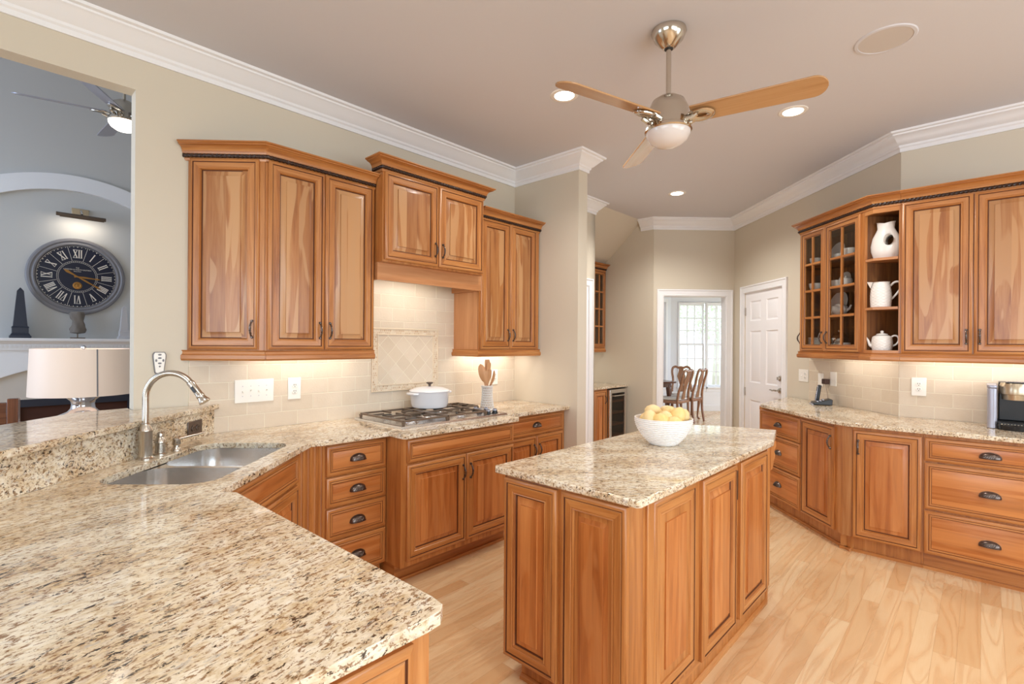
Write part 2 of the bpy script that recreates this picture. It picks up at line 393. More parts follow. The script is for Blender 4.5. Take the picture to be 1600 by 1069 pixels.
# stone tiles: local x along the wall, z up
def tile(name, tw, th, mort, diag=False, sq=.5):
    m = mat(name, rgb(220, 204, 180), .45); t = NT(m)
    co = t.n('TexCoord').outputs['Object']; sp = t.n('SeparateXYZ', {0: co}); v = t.vec(sp.outputs[0], sp.outputs[2])
    if diag: v = t.n('Mapping', {'Vector': v, 'Rotation': (0, 0, pi/4)}).outputs[0]
    b = t.n('TexBrick', {'Vector': v, 'Scale': 1.0, 'Mortar Size': mort, 'Mortar Smooth': .3, 'Bias': 0.0, 'Brick Width': tw, 'Row Height': th,
        'Color1': (0, 0, 0, 1), 'Color2': (1, 1, 1, 1)}); b.offset = sq
    n = t.noise(co, 14, 5, .65, .5); n2 = t.noise(co, 90, 3)
    c = t.mix(b.outputs[0], (*rgb(216, 201, 180), 1), (*rgb(226, 212, 193), 1))
    if name.startswith('mosaic'): c = t.ramp(b.outputs[0], [(0, rgb(196, 160, 124)), (.35, rgb(222, 200, 172)), (.6, rgb(234, 220, 198)), (1, rgb(208, 176, 142))])
    c = t.mix(t.math('MULTIPLY', n, .4), c, (*rgb(200, 180, 154), 1))
    c = t.mix(b.outputs[1], c, (*rgb(232, 221, 200), 1)); t.set(t.b.inputs['Base Color'], c)
    t.bump(t.math('SUBTRACT', t.math('MULTIPLY', n2, .25), b.outputs[1]), .6, .005)
    return m
M['tile'] = tile('stone_subway_tile', .205, .1005, .0035); M['diag'] = tile('stone_diamond_tile', .098, .098, .003, True, 0.0); M['mosaic'] = tile('mosaic_border_tile', .0165, .0165, .0015, False, .5)
# ================================================================== THE SETTING
A, B, CX, DY, CEIL = -3.248, 4.835, 3.0905, 6.41, 3.065
def wallseg(mb, p, q, z0, z1, th=.12):
    """wall slab whose room face runs p->q with the room on the right-hand side"""
    d = Vector((q[0]-p[0], q[1]-p[1])).normalized(); n = Vector((-d.y, d.x))*th
    mb.prism([p, q, (q[0]+n.x, q[1]+n.y), (p[0]+n.x, p[1]+n.y)], z0, z1); return mb
def wallopen(mb, p, q, z1, o0, o1, oz0, oz1, th=.12):
    d = Vector((q[0]-p[0], q[1]-p[1])); L = d.length; d.normalize(); at = lambda s: (p[0]+d.x*s, p[1]+d.y*s)
    wallseg(mb, p, at(o0), 0, z1, th); wallseg(mb, at(o1), q, 0, z1, th); wallseg(mb, at(o0), at(o1), oz1, z1, th)
    if oz0 > 0: wallseg(mb, at(o0), at(o1), 0, oz0, th)
    return mb
W = M['wall']
struct('floor', MB().box(-9, -6, -.06, 8, 13, 0), M['floor'], 'pale oak strip floor running through every room', 'floor')
ext = lambda a0, b0, a1, b1: [xy(a0, b0), xy(a1, b0), xy(a1, b1), xy(a0, b1)]
struct('ceiling', MB().prism(ext(-4.1, A-.02, 6.95, 3.1), CEIL, CEIL+.1), M['ceil'], 'plain kitchen ceiling with white crown moulding all round', 'ceiling')
mb = MB(); wallopen(mb, xy(-4, A), xy(3.505, A), 4.7, 2.8, 4.57, 0, 2.765, .1)
struct('wall_left', mb, [W], 'cream wall with the range and the wide opening to the family room')
struct('wall_stub', MB().prism([xy(3.503, A-.1), xy(3.503, -2.51), xy(3.632, -2.51), xy(3.632, A-.1)], 0, CEIL), W, 'short cream wall projecting at the end of the range counter')
mb = MB(); wallseg(mb, xy(3.632, A), xy(4.86, A), 0, CEIL, .11); struct('wall_pantry', mb, W, 'cream wall with the narrow white cased door past the range')
mb = MB(); wallseg(mb, xy(4.74, -4.12), xy(6.0, -4.12), 0, CEIL); wallseg(mb, xy(5.96, -4.2), xy(5.96, -3.09), 0, CEIL, .1); wallseg(mb, xy(4.86, A), xy(4.86, -4.2), 0, CEIL, .1)
struct('wall_niche', mb, W, 'cream walls of the bar niche beside the dining doorway')
sl = MB(); P = [(-3.25, 3.066), (-4.12, 2.283)]
vs = [(*xy(a, b), z+dz) for a in (4.8, 5.97) for b, z in P for dz in (0, .08)]
sl.add(vs, [(0, 2, 6, 4), (1, 5, 7, 3), (0, 1, 3, 2), (4, 6, 7, 5), (0, 4, 5, 1), (2, 3, 7, 6)])
struct('ceiling_slope', sl, W, 'sloped cream ceiling under the stairs over the bar niche', 'ceiling')
mb = MB(); wallopen(mb, (2.03, DY), (CX+.1, DY), CEIL, .139, .949, 0, 2.075, .12); struct('wall_back', mb, W, 'cream back wall with the cased doorway to the dining room')
mb = MB(); wallopen(mb, (CX, DY), (CX, 3.748), CEIL, .275, 1.107, 0, 2.088, .1); struct('wall_door', mb, W, 'cream wall with the white six panel door')
mb = MB(); wallseg(mb, xy(B, -.4625), xy(B, 3.1), 0, CEIL); struct('wall_right', mb, W, 'cream wall behind the coffee maker')
mb = MB(); wallopen(mb, xy(B, 3), xy(1.9, 3), CEIL, .85, 2.5, .9, 2.4); wallopen(mb, xy(1.9, 3), xy(-4, 3), CEIL, .1, 3.4, .9, 2.4); struct('wall_window', mb, W, 'cream wall with daylight windows behind the camera')
mb = MB(); wallopen(mb, xy(-4, 3), xy(-4, A), CEIL, 1.65, 4.95, .9, 2.4); struct('wall_breakfast', mb, W, 'cream breakfast room wall behind the camera')
# family room shell
FB = -7.4
mb = MB(); wallseg(mb, xy(-4, FB), xy(3.5, FB), 0, 4.7); struct('wall_fireplace', mb, M['fam'], 'grey white wall with the arch over the mantel')
mb = MB(); wallopen(mb, xy(-4, A), xy(-4, FB), 4.7, .6, 3.5, .9, 3.6); wallseg(mb, xy(3.4, FB), xy(3.4, A-.1), 0, 4.7); struct('wall_family', mb, M['fam'], 'grey white side walls of the family room')
struct('ceiling_family', MB().prism(ext(-4.1, FB-.1, 3.6, A), 4.7, 4.8), M['fam'], 'high ceiling of the family room', 'ceiling')
# dining room shell
WD = M['white']
for nm, args, lb in (('wall_dining_far', ((3.85, 10.9), (6.4, 10.9), 2.75, .18, 2.1, .56, 2.36, .12), 'pale dining room wall around the two bright windows'), ('wall_dining_bay', ((3.0, 10.05), (3.85, 10.9), 2.75, .30, .94, .56, 2.36, .12), 'angled pale wall of the dining room bay'), ('wall_dining_side', ((6.3, 10.9), (6.3, 6.5), 2.75, .5, 3.7, .56, 2.4), 'pale side wall of the dining room out of view on the right')):
    mb = MB(); wallopen(mb, *args); struct(nm, mb, M['dining'], lb)
mb = MB(); wallseg(mb, (1.5, 10.05), (3.0, 10.05), 0, 2.75); struct('wall_dining_return', mb, M['dining'], 'short pale wall left of the dining room bay')
mb = MB(); wallseg(mb, (1.5, 7.1), (1.5, 10.05), 0, 2.75); struct('wall_dining_left', mb, M['dining'], 'pale wall on the hidden left side of the dining room')
struct('ceiling_dining', MB().prism([(2.09, 6.53), (6.5, 6.53), (6.5, 11.1), (1.3, 11.1), (1.3, 7.4), (1.7, 7.4)], 2.75, 2.85), M['ceil'], 'ceiling of the dining room', 'ceiling')
# ---- crown moulding
CR = [(0, -.137), (.010, -.137), (.012, -.112), (.022, -.104), (.024, -.090), (.036, -.082), (.058, -.060), (.082, -.034), (.094, -.028), (.096, -.018), (.114, -.014), (.118, 0), (0, 0)]
def crown(n, path, label):
    mb = MB().sweep(CR, path, CEIL); struct('trim_%d' % n, mb, M['white'], label, 'moulding', ang=25)
e = .001
crown(1, [xy(-4, A+e), xy(3.503, A+e), xy(3.503, -2.51+e), xy(3.632+e, -2.51+e), xy(3.632+e, A+e), xy(4.86, A+e), xy(4.86+e, A-.02)], 'white crown moulding over the range wall and the short wall')
crown(2, [xy(5.96, -3.27), (2.03, DY-e), (CX-e, DY-e), (CX-e, 3.747), xy(B-e, 3.0)], 'white crown moulding over the dining doorway and the right hand walls')
# ---- backsplash tile (local x along wall)
def slab(name, L, z0, z1, m, loc, rz, label, th=.008, x0=0):
    return struct(name, MB().box(x0, -th, z0, L, 0, z1, 'x'), m, label, 'tile', loc=(*loc, 0), rz=rz)
slab('trim_3', 3.503-.82, .914, 1.99, M['tile'], xy(.82, A), 45, 'cream stone subway tile behind the range counter')
slab('trim_4', 4.84-3.744, .914, 1.40, M['tile'], (CX, 4.84), -90, 'cream stone subway tile behind the telephone')
slab('trim_5', 2.6, .914, 1.40, M['tile'], xy(B, -.4625), -45, 'cream stone subway tile behind the coffee maker', x0=-.0034)
# mosaic framed panel over the cooktop
r = thing('trim_6', 'square of diamond laid stone tile in a mosaic border over the cooktop', 'tile panel', (*xy(1.972, A), 1.082), 45, kind='structure')
mb = MB(); fw = .046; W_, H_ = .610, .476
for bx in ((0, 0, W_, fw), (0, H_-fw, W_, H_), (0, fw, fw, H_-fw), (W_-fw, fw, W_, H_-fw)): mb.box(bx[0], -.013, bx[1], bx[2], -.004, bx[3], 'x')
obj('mosaic_border', mb, M['mosaic'], r)
obj('diamond_tiles', MB().box(fw+.008, -.0115, fw+.008, W_-fw-.008, -.004, H_-fw-.008, 'x'), M['diag'], r)
mb = MB(); 
for i, y in ((0, -.0165), (fw-.001, -.0165)):
    q = .009
    for bx in ((i, i, W_-i, i+q), (i, H_-i-q, W_-i, H_-i), (i, i+q, i+q, H_-i-q), (W_-i-q, i+q, W_-i, H_-i-q)): mb.box(bx[0], y, bx[1], bx[2], -.004, bx[3], 'x')
obj('pencil_liner', mb, mat('stone_liner', rgb(226, 208, 182), .4), r, bevel=.003)
# ---- door and doorway casings
CS = [(0, 0), (0, .018), (.012, .024), (.020, .018), (.070, .014), (.078, .022), (.088, .020), (.088, 0)]
def casing(n, x0, x1, z1, loc, rz, label, left=True, right=True, w=.085):
    """local x across, opening x0..x1, local -y towards the room"""
    mb = MB()
    pr = [(o, y) for o, y in ((0, 0), (0, .016), (.010, .020), (.018, .015), (.062, .013), (.070, .022), (w, .020), (w, 0))]
    path = ([(x0, 0)] if left else [])+[(x0, z1), (x1, z1)]+([(x1, 0)] if right else [])
    tmp = MB().sweep([(-o, y) for o, y in pr], path)
    vs = [(p[0], -p[2], p[1]) for p in tmp.v]; mb.v = vs; mb.f = tmp.f; mb.uv = tmp.uv; mb.mi = tmp.mi; mb.sm = tmp.sm
    return struct('trim_%d' % n, mb, M['white'], label, 'casing', loc=(*loc, 0), rz=rz, ang=25)
casing(7, 2.166, 2.982, 2.075, (0, DY), 0, 'white casing around the dining room doorway')
struct('trim_8', MB().box(2.162, DY-.002, 0, 2.171, DY+.13, 2.079).box(2.977, DY-.002, 0, 2.986, DY+.13, 2.079).box(2.162, DY-.002, 2.071, 2.986, DY+.13, 2.079), M['white'], 'white jamb lining the dining room doorway', 'jamb')
casing(9, .275, 1.107, 2.088, (CX, DY), -90, 'white casing around the six panel door')
casing(10, -.1, .93, 2.10, xy(3.80, A), 45, 'white casing of the narrow pantry door past the range', left=False)
struct('door_2', MB().box(0, -.006, 0, .93, 0, 2.10), M['door'], 'white pantry door mostly hidden behind the short wall', 'door', loc=(*xy(3.80, A), 0), rz=45)
# ---- six panel door (local x = from hinge to latch)
d = thing('door_1', 'closed white six panel door with nickel lever and deadbolt', 'door', (CX+.012, DY-.275, 0), -90, kind='structure')
DW, DH = .832, 2.088
mb = MB(); fr = [(0, .04, 0), (0, 0, 0)]
xs = [0, .115, .115+.245, DW-.115-.245, DW-.115, DW]; zs = [0, .22, .79, 1.0, 1.62, 1.74, 1.98, DH]
mb.box(.002, .012, .004, DW-.002, .04, DH-.003)
for i in range(5):
    for j in range(7):
        if i in (1, 3) and j in (1, 3, 5):
            mb.rings(xs[i], zs[j], xs[i+1], zs[j+1], [(0, 0, 0), (.012, .009, 0), (.022, .010, 0), (.045, .003, 0)], 0, cm=0)
        else: mb.add([(xs[i], 0, zs[j]), (xs[i+1], 0, zs[j]), (xs[i+1], 0, zs[j+1]), (xs[i], 0, zs[j+1])], [(0, 1, 2, 3)])
obj('door_slab', mb, M['door'], d, ang=20)
hx = DW-.062
mb = MB().lathe([(0, -.055), (.008, -.055), (.010, -.02), (.026, -.016), (.031, -.006), (.032, 0)], 20); mb.v = [(hx+x, z, .955+y) for x, y, z in mb.v]
mb.tube([(hx, -.05, .955), (hx-.03, -.056, .957), (hx-.07, -.055, .950), (hx-.10, -.052, .957), (hx-.125, -.052, .954)], [.010, .010, .008, .007, .005], 10)
obj('lever_handle', mb, M['nickel'], d)
mb = MB().lathe([(0, -.03), (.012, -.03), (.016, -.018), (.028, -.014), (.032, 0)], 20); mb.v = [(hx+x, z, 1.088+y) for x, y, z in mb.v]
mb.box(hx-.006, -.040, 1.072, hx+.006, -.028, 1.104); obj('deadbolt', mb, M['nickel'], d)
for z in (.25, .88, 1.86): obj('hinge', MB().box(-.012, -.010, z-.05, .014, .002, z+.05), M['nickel'], d, bevel=.002)
mb = MB().tube([(-.012, -.012, 1.915), (-.05, -.022, 1.92), (-.075, -.018, 1.918)], .004, 8); obj('hinge_stop', mb, M['nickel'], d)

# ================================================================== CABINET PARTS
def door_prof(st=.056, t=.02): # raised panel door
    return [(0, t, 0), (0, .007, 0), (.004, .003, 0), (.012, .0005, 0), (.018, 0, 0), (.0195, .0040, 1), (.0220, .0040, 1), (.025, .0012, 0), (.028, .0015, 0),
            (st-.006, .0015, 0), (st-.0035, .004, 0), (st-.001, .004, 0), (st+.003, .0015, 0), (st+.007, .011, 0), (st+.009, .0160, 1), (st+.0130, .0160, 1), (st+.0410, .0065, 2), (st+.0420, .0010, 2)]
def drawer_prof(t=.02):
    return [(0, t, 0), (0, .006, 0), (.004, .002, 0), (.012, 0, 0), (.020, .001, 0), (.0215, .0040, 0), (.0240, .0040, 1), (.028, .001, 0), (.032, .001, 0), (.0345, .006, 0), (.0367, .006, 1), (.043, .0035, 2)]
def glass_prof(t=.02, st=.056):
    return [(0, t, 0), (0, .005, 0), (.004, .001, 0), (.008, 0, 0), (.018, 0, 0), (.020, .004, 1), (.0225, .004, 1), (.025, .0015, 0), (st-.008, .0015, 0), (st-.006, .004, 1), (st-.003, .004, 1), (st, .008, 0), (st, t, 0)]
# twisted bow pull, 96 mm, bulging toward -y, centred on the origin, vertical
_mb = MB(); pts = []; rr = []
for i in range(25):
    t_ = i/24; z = -.043+.086*t_; pts.append((0, -.006-.020*sin(pi*t_)**.8, z)); rr.append(.0038+.0022*sin(pi*t_))
_mb.tube(pts, rr, 8, helix=(.03, .22, 2))
for s_ in (-1, 1):
    q = MB().lathe([(0, -.012), (.006, -.011), (.0075, -.006), (.006, -.002), (.008, 0)], 10); _mb.add([(x, z, s_*.045+y) for x, y, z in q.v], [tuple(f) for f in q.f])
_pull = obj('handle', _mb, M['bronze']); PULL = _pull.data; bpy.data.objects.remove(_pull)
# ribbed cup pull, 96 mm wide
_mb = MB(); nu, nv = 20, 8; vs = []; fs = []
for j in range(nv+1):
    ph = pi/2*j/nv
    for i in range(nu+1):
        th_ = pi*i/nu; x = .048*cos(th_); h_ = .034*sin(th_)**.8 if 0 < i < nu else 0
        vs.append((x, -.004-.024*sin(ph)*sin(th_)**.7 if 0 < i < nu else -.004, -.014+h_*cos(ph)))
for j in range(nv):
    for i in range(nu): a_ = j*(nu+1)+i; fs.append((a_, a_+1, a_+nu+2, a_+nu+1))
_mb.add(vs, fs)
for k in range(6):
    x = -.026+.0095*k; top = .018*sin(math.acos(max(-1, min(1, x/.048))))
    _mb.tube([(x-.006, -.0285+abs(x)*.10, -.012), (x+.003, -.0275+abs(x)*.12, -.002), (x+.011, -.018+abs(x)*.1, .009)], .0018, 6)
edge = [(.0485*cos(pi*i/16), -.0045-.0245*sin(pi*i/16)**.7, -.014) for i in range(17)]; _mb.tube(edge, .0026, 6)
edge = [(.0485*cos(pi*i/16), -.003, -.014+.035*sin(pi*i/16)**.8) for i in range(17)]; _mb.tube(edge, .0026, 6)
_c = obj('cup_pull', _mb, M['bronze']); CUP = _c.data; bpy.data.objects.remove(_c)
def hang(mesh, name, parent, loc, rot=None):
    o = bpy.data.objects.new(name, mesh); COL.objects.link(o); o.parent = parent; o.location = loc
    if rot: o.rotation_euler = rot
    return o
def add_door(root, x0, x1, z0, z1, y=-.02, handle=None, kind='raised', rows=4, muntx=1, cg=(0, 0, 1)):
    if kind == 'glass':
        mb = MB().rings(x0, z0, x1, z1, glass_prof(), None)
        gx0, gx1, gz0, gz1 = x0+.056, x1-.056, z0+.056, z1-.056
        for k in range(1, muntx+1):
            xm = gx0+(gx1-gx0)*k/(muntx+1); mb.box(xm-.009, .002, gz0, xm+.009, .016, gz1)
        for k in range(1, rows): zm = gz0+(gz1-gz0)*k/rows; mb.box(gx0, .0025, zm-.009, gx1, .0155, zm+.009, 'x')
        o = obj('glass_door', mb, CAB, root, loc=(0, y, 0))
        obj('glass_pane', MB().box(gx0, .008, gz0, gx1, .010, gz1), M['cabpane'], o)
    elif kind == 'drawer':
        o = obj('drawer_front', MB().rings(x0, z0, x1, z1, drawer_prof(), 0, (1, 0, 0)), CABB, root, loc=(0, y, 0))
    elif kind == 'panel':
        o = obj('raised_panel', MB().rings(x0, z0, x1, z1, door_prof(), 0, cg), CABB, root, loc=(0, y, 0))
    else:
        o = obj('door', MB().rings(x0, z0, x1, z1, door_prof(), 0, cg), CABB if root.location[2] < .5 else CAB, root, loc=(0, y, 0))
    if handle == 'cup':
        n = 1
        hang(CUP, 'cup_pull', o, ((x0+x1)/2, .004, (z0+z1)/2))
    elif handle:
        sx, pos = handle; hxx = x0+.030 if sx == 'l' else x1-.030
        hz = z0+.115 if pos == 'b' else z1-.115
        hang(PULL, 'handle', o, (hxx, .001, hz))
    return o
# cabinet crown with a dark twisted rope, and light rail
CC = [(0, 0), (.006, 0), (.010, .010), (.010, .014), (.006, .018), (.006, .034), (.018, .036), (.020, .042), (.023, .052), (.029, .062), (.039, .070), (.052, .0745), (.058, .076), (.058, .081), (.066, .083), (.070, .086), (.070, .092), (0, .092)]
LR = [(0, 0), (.018, 0), (.024, .010), (.024, .030), (.014, .036), (.012, .050), (.018, .058), (0, .058)]
def add_crown(root, path, z, caps=True):
    o = obj('crown_moulding', MB().sweep(CC, path, z), CAB, root, ang=30)
    # offset path for the rope
    q = []; n = len(path); nr = []
    for i in range(n-1):
        dd = Vector((path[i+1][0]-path[i][0], path[i+1][1]-path[i][1])).normalized(); nr.append(Vector((dd.y, -dd.x)))
    for i in range(n):
        a_, b_ = nr[max(i-1, 0)], nr[min(i, n-2)]; mm = (a_+b_).normalized(); k = .0125/max(mm.dot(a_), .3)
        q.append(Vector((path[i][0]+mm.x*k, path[i][1]+mm.y*k, z+.0265)))
    pts = []
    for i in range(n-1):
        L = (q[i+1]-q[i]).length; ns = max(2, int(L/.006))
        pts += [q[i].lerp(q[i+1], j/ns) for j in range(ns)]
    pts.append(q[-1])
    obj('rope_moulding', MB().tube(pts, .0098, 8, helix=(.046, .28, 2)), M['rope'], o)
    return o
def add_rail(root, path, z): return obj('light_rail', MB().sweep(LR, path, z), CAB, root, ang=30)
def undercab(root_loc, aim_loc, sx, p, rz=0, name='undercabinet_light'):
    return area(name, root_loc, aim_loc, sx, .05, p, WARM)

# ================================================================== RANGE WALL: WALL CABINETS  (local x along the wall, -y into the room)
ZB, ZT = 1.395, 2.463      # cabinet box
CRZ = 2.455
# angled end cabinet; built in plan coordinates, faces the camera
P0 = xy(.812, A+.002); P1 = xy(1.108, A+.31); P2 = xy(1.108, A+.002)
r = thing('corner_wall_cabinet', 'angled end wall cabinet with one tall door nearest the family room opening', 'cabinet', (P0[0], P0[1], ZB), 0)
L1 = P1[0]-P0[0]; dy1 = P1[1]-P0[1]
loc2 = lambda p: (p[0]-P0[0], p[1]-P0[1])
obj('body', MB().prism([loc2(P0), loc2(P1), loc2(P2)], 0, ZT-ZB), M['cab'], r)
# slight skew of the front is removed by running it square to the camera axis
add_door(r, .016, L1-.030, .006, 1.072, -.022, ('r', 'b'))
add_crown(r, [(-.02, -.004), (L1+.004, -.004), (L1+.012, .004)], CRZ-ZB)
add_rail(r, [(-.02, -.002), (L1+.002, -.002), (L1+.012, .008)], -.056)
# two door wall cabinet
r = thing('wall_cabinet', 'two door wall cabinet between the angled end cabinet and the range hood', 'cabinet', (*xy(1.110, A+.31), ZB), 45)
Wd = .693
obj('body', MB().box(0, 0, 0, Wd, .306, ZT-ZB), M['cab'], r)
add_door(r, .014, .345, .006, 1.072, handle=('r', 'b')); add_door(r, .349, .683, .006, 1.072, handle=('l', 'b'))
add_crown(r, [(.002, 0), (Wd, 0)], CRZ-ZB); add_rail(r, [(.002, 0), (Wd, 0)], -.056)
# hood cabinet
r = thing('hood_cabinet', 'taller two door cabinet with a plain apron over the cooktop', 'cabinet', (*xy(1.807, A+.40), 1.862), 45)
Wd = .903; h0 = .115
obj('body', MB().box(0, 0, h0, Wd, .396, .712), M['cab'], r)
add_door(r, .012, .452, .128, .700, handle=('r', 'b')); add_door(r, .458, .892, .128, .700, handle=('l', 'b'))
add_crown(r, [(-.0, .1), (0, 0), (Wd, 0), (Wd, .39)], .698)
obj('apron', MB().box(.0, .055, 0, Wd+.034, .075, h0, 'x').box(0, .075, .0, .018, .396, h0, 'y').box(Wd+.014, .075, 0, Wd+.034, .396, h0, 'y'), M['side'], r)
obj('hood_liner', MB().box(.02, .08, .07, Wd+.01, .39, .09, 'x'), M['steel'], r)
# right wall cabinet
r = thing('wall_cabinet', 'two door wall cabinet right of the range hood above the wooden spoons', 'cabinet', (*xy(2.752, A+.31), ZB), 45)
Wd = .735
obj('body', MB().box(.0, 0, 0, Wd, .306, ZT-ZB-.01), M['side'], r)
obj('face_frame', MB().box(-.001, -.004, 0, .016, .012, 1.06).box(.69, -.004, 0, Wd+.001, .012, 1.06).box(.016, -.003, 1.03, .69, .012, 1.06, 'x'), M['cab'], r)
add_door(r, .010, .352, .006, 1.062, handle=('r', 'b')); add_door(r, .356, .690, .006, 1.062, handle=('l', 'b'))
add_crown(r, [(.0, 0), (Wd, 0), (Wd, .306)], CRZ-ZB-.012); add_rail(r, [(0, .306), (0, 0), (Wd, 0), (Wd, .306)], -.056)
undercab(pa(1.46, A+.13, 1.385), pa(1.46, A+.03, .95), .66, 2.3)
undercab(pa(2.22, A+.24, 1.93), pa(2.22, A+.08, .9), .5, 4.6)
undercab(pa(3.1, A+.13, 1.385), pa(3.1, A+.03, .95), .6, 3.2)

# ================================================================== RANGE WALL: BASE CABINETS
BF = -2.645      # face-frame plane
TOP = .884
def toe(mb, x0, x1, yb, rec=.06): mb.box(x0, rec, 0, x1, yb, .115, 'x')
# sink base (faces +X)
r = thing('sink_base_cabinet', 'angled sink cabinet with a false drawer front over two doors', 'cabinet', (-1.03, 1.80, 0), 90)
Wd = .868
obj('body', MB().box(0, 0, .115, Wd, .02, TOP).box(0, .02, .115, Wd, .55, .55), M['cab'], r); mb = MB(); toe(mb, 0, Wd, .5); obj('toe_kick', mb, M['cab'], r)
add_door(r, .07, Wd-.02, .715, .862, kind='drawer'); add_door(r, .07, .448, .135, .700, handle=('r', 't')); add_door(r, .452, Wd-.02, .135, .700, handle=('l', 't'))
# drawer cabinet with fluted pilaster
r = thing('drawer_cabinet', 'four drawer base cabinet with a fluted corner post left of the cooktop', 'cabinet', (*xy(1.318, BF), 0), 45)
Wd = .396
obj('body', MB().box(.0, 0, .115, Wd, .58, TOP), M['cab'], r); mb = MB(); toe(mb, -.05, Wd, .5); obj('toe_kick', mb, M['cab'], r)
for z0, z1 in ((.700, .868), (.527, .690), (.342, .517), (.125, .332)): add_door(r, .010, Wd+.03 if 0 else Wd-.008, z0, z1, kind='drawer', handle='cup')
Q0 = Vector((-1.03, 2.668)); Q1 = Vector(xy(1.318, BF)); dv = (Q1-Q0); L = dv.length; ang = math.degrees(math.atan2(dv.y, dv.x))
mb = MB(); prof = []
nf = 4; prof.append((0, 0))
for k in range(nf):
    c_ = L*(k+.5)/nf; w2 = L/nf*.34
    prof += [(c_-w2, 0)]+[(c_-w2*cos(pi*j/6), .008*sin(pi*j/6)) for j in range(1, 6)]+[(c_+w2, 0)]
prof += [(L, 0), (L, .05), (0, .05)]
mb.prism(prof, .115, TOP)
o = obj('fluted_post', mb, M['cab'], r); m4 = r.matrix_world
o.matrix_world = Matrix.Identity(4)
rl = Matrix.Rotation(-radians(45), 4, 'Z'); ofs = rl @ Vector((Q0.x-xy(1.318, BF)[0], Q0.y-xy(1.318, BF)[1], 0))
o.location = ofs; o.rotation_euler = (0, 0, radians(ang-45))
# cooktop base
CF = -2.488
r = thing('cooktop_base_cabinet', 'projecting base cabinet under the cooktop with a wide false front and two doors', 'cabinet', (*xy(1.716, CF), 0), 45)
Wd = .968
obj('body', MB().box(0, 0, .115, Wd, .70, TOP), M['cab'], r); mb = MB(); toe(mb, .02, Wd, .7, .09); obj('toe_kick', mb, M['cab'], r)
obj('shoe_moulding', MB().box(.02, .075, 0, Wd, .09, .018, 'x'), M['cab'], r)
add_door(r, .036, Wd-.012, .733, .868, kind='drawer'); add_door(r, .036, .500, .150, .720, handle=('r', 't')); add_door(r, .504, Wd-.012, .150, .720, handle=('l', 't'))
# end base
r = thing('base_cabinet', 'narrow base cabinet with one drawer over two doors against the short wall', 'cabinet', (*xy(2.690, BF), 0), 45)
Wd = .81
obj('body', MB().box(0, 0, .115, Wd, .58, TOP), M['cab'], r); mb = MB(); toe(mb, 0, Wd, .55); obj('toe_kick', mb, M['cab'], r)
add_door(r, .075, .775, .716, .866, kind='drawer', handle='cup'); add_door(r, .075, .423, .135, .702, handle=('r', 't')); add_door(r, .427, .775, .135, .702, handle=('l', 't'))
# peninsula
r = thing('peninsula_cabinet', 'peninsula base cabinet under the near counter with a raised end panel', 'cabinet', (*xy(-.48, -.812), 0), 45)
Wd = 1.11
# half-hidden body follows the counter outline
o_ = Vector(xy(-.48, -.812)); rl2 = Matrix.Rotation(-radians(45), 2)
lc = lambda p: tuple(rl2 @ (Vector(p)-o_))
obj('body', MB().prism([(0, 0), (Wd, 0), lc(xy(.63, -1.93)), lc((-1.02, 1.79)), lc((-1.62, 1.79)), lc((-1.62, .3))], .115, TOP), M['cab'], r)
obj('toe_kick', MB().prism([(0.05, .05), (Wd-.05, .05), lc(xy(.57, -1.9)), lc((-1.6, 1.7)), lc((-1.6, .4))], 0, .115), M['cab'], r)
add_door(r, .62, Wd-.045, .135, .862, kind='panel', y=-.018); add_door(r, .05, .60, .135, .862, kind='panel', y=-.018)
# ---- counters
r0 = 0
sinkhole = rrect(-1.505, 1.905, -1.065, 2.69, .10, 8)
# bow the back edge of the sink cut-out
sinkhole = [(x-(.012*sin(pi*(y-1.905)/.785) if x < -1.3 else 0), y) for x, y in sinkhole]
def wp(b): return (-1.62, -1.62-b*S2)
pen = [wp(A+.010), xy(3.501, A+.010), xy(3.501, -2.585), xy(2.70, -2.585), xy(2.70, -2.450), xy(2.685, -2.435), xy(1.715, -2.435), xy(1.70, -2.450), xy(1.70, -2.585), xy(1.285, -2.592), (-.945, 2.737), (-.975, 2.715), (-.975, 1.812), (-.908, 1.806), xy(.66, -.84), xy(.655, -.80), xy(.635, -.782), xy(.60, -.778), xy(-.5, -.778), (-1.62, .20)]
T(obj('granite_countertop', MB().prism(pen, TOP+.001, .914, hole=sinkhole), M['granite'], bevel=.006), 'speckled beige granite counter running from the near peninsula round the sink to the short wall', 'countertop')
T(obj('granite_backsplash', MB().prism([(-1.655, .2), (-1.62, .2), (-1.62, -1.62-A*S2-.012), (-1.655, -1.655-A*S2-.012)], .9142, 1.052), M['granite']), 'upright granite splash behind the faucet under the raised bar', 'backsplash')
bar = [(-1.60, .2), (-1.60, -1.60-A*S2-.012), xy(.572, A+.012) if 0 else (-1.888, -1.888-A*S2-.012), xy(.566, A-.002), xy(.566, A-.11), (-2.10, 2.60), (-2.10, .2)]
T(obj('granite_bar_top', MB().prism(bar, 1.0535, 1.084), M['granite'], bevel=.006), 'raised granite bar top passing under the family room opening', 'countertop')
struct('wall_peninsula', MB().box(-1.80, .2, 0, -1.656, 2.93, 1.053), W, 'half wall under the raised granite bar')
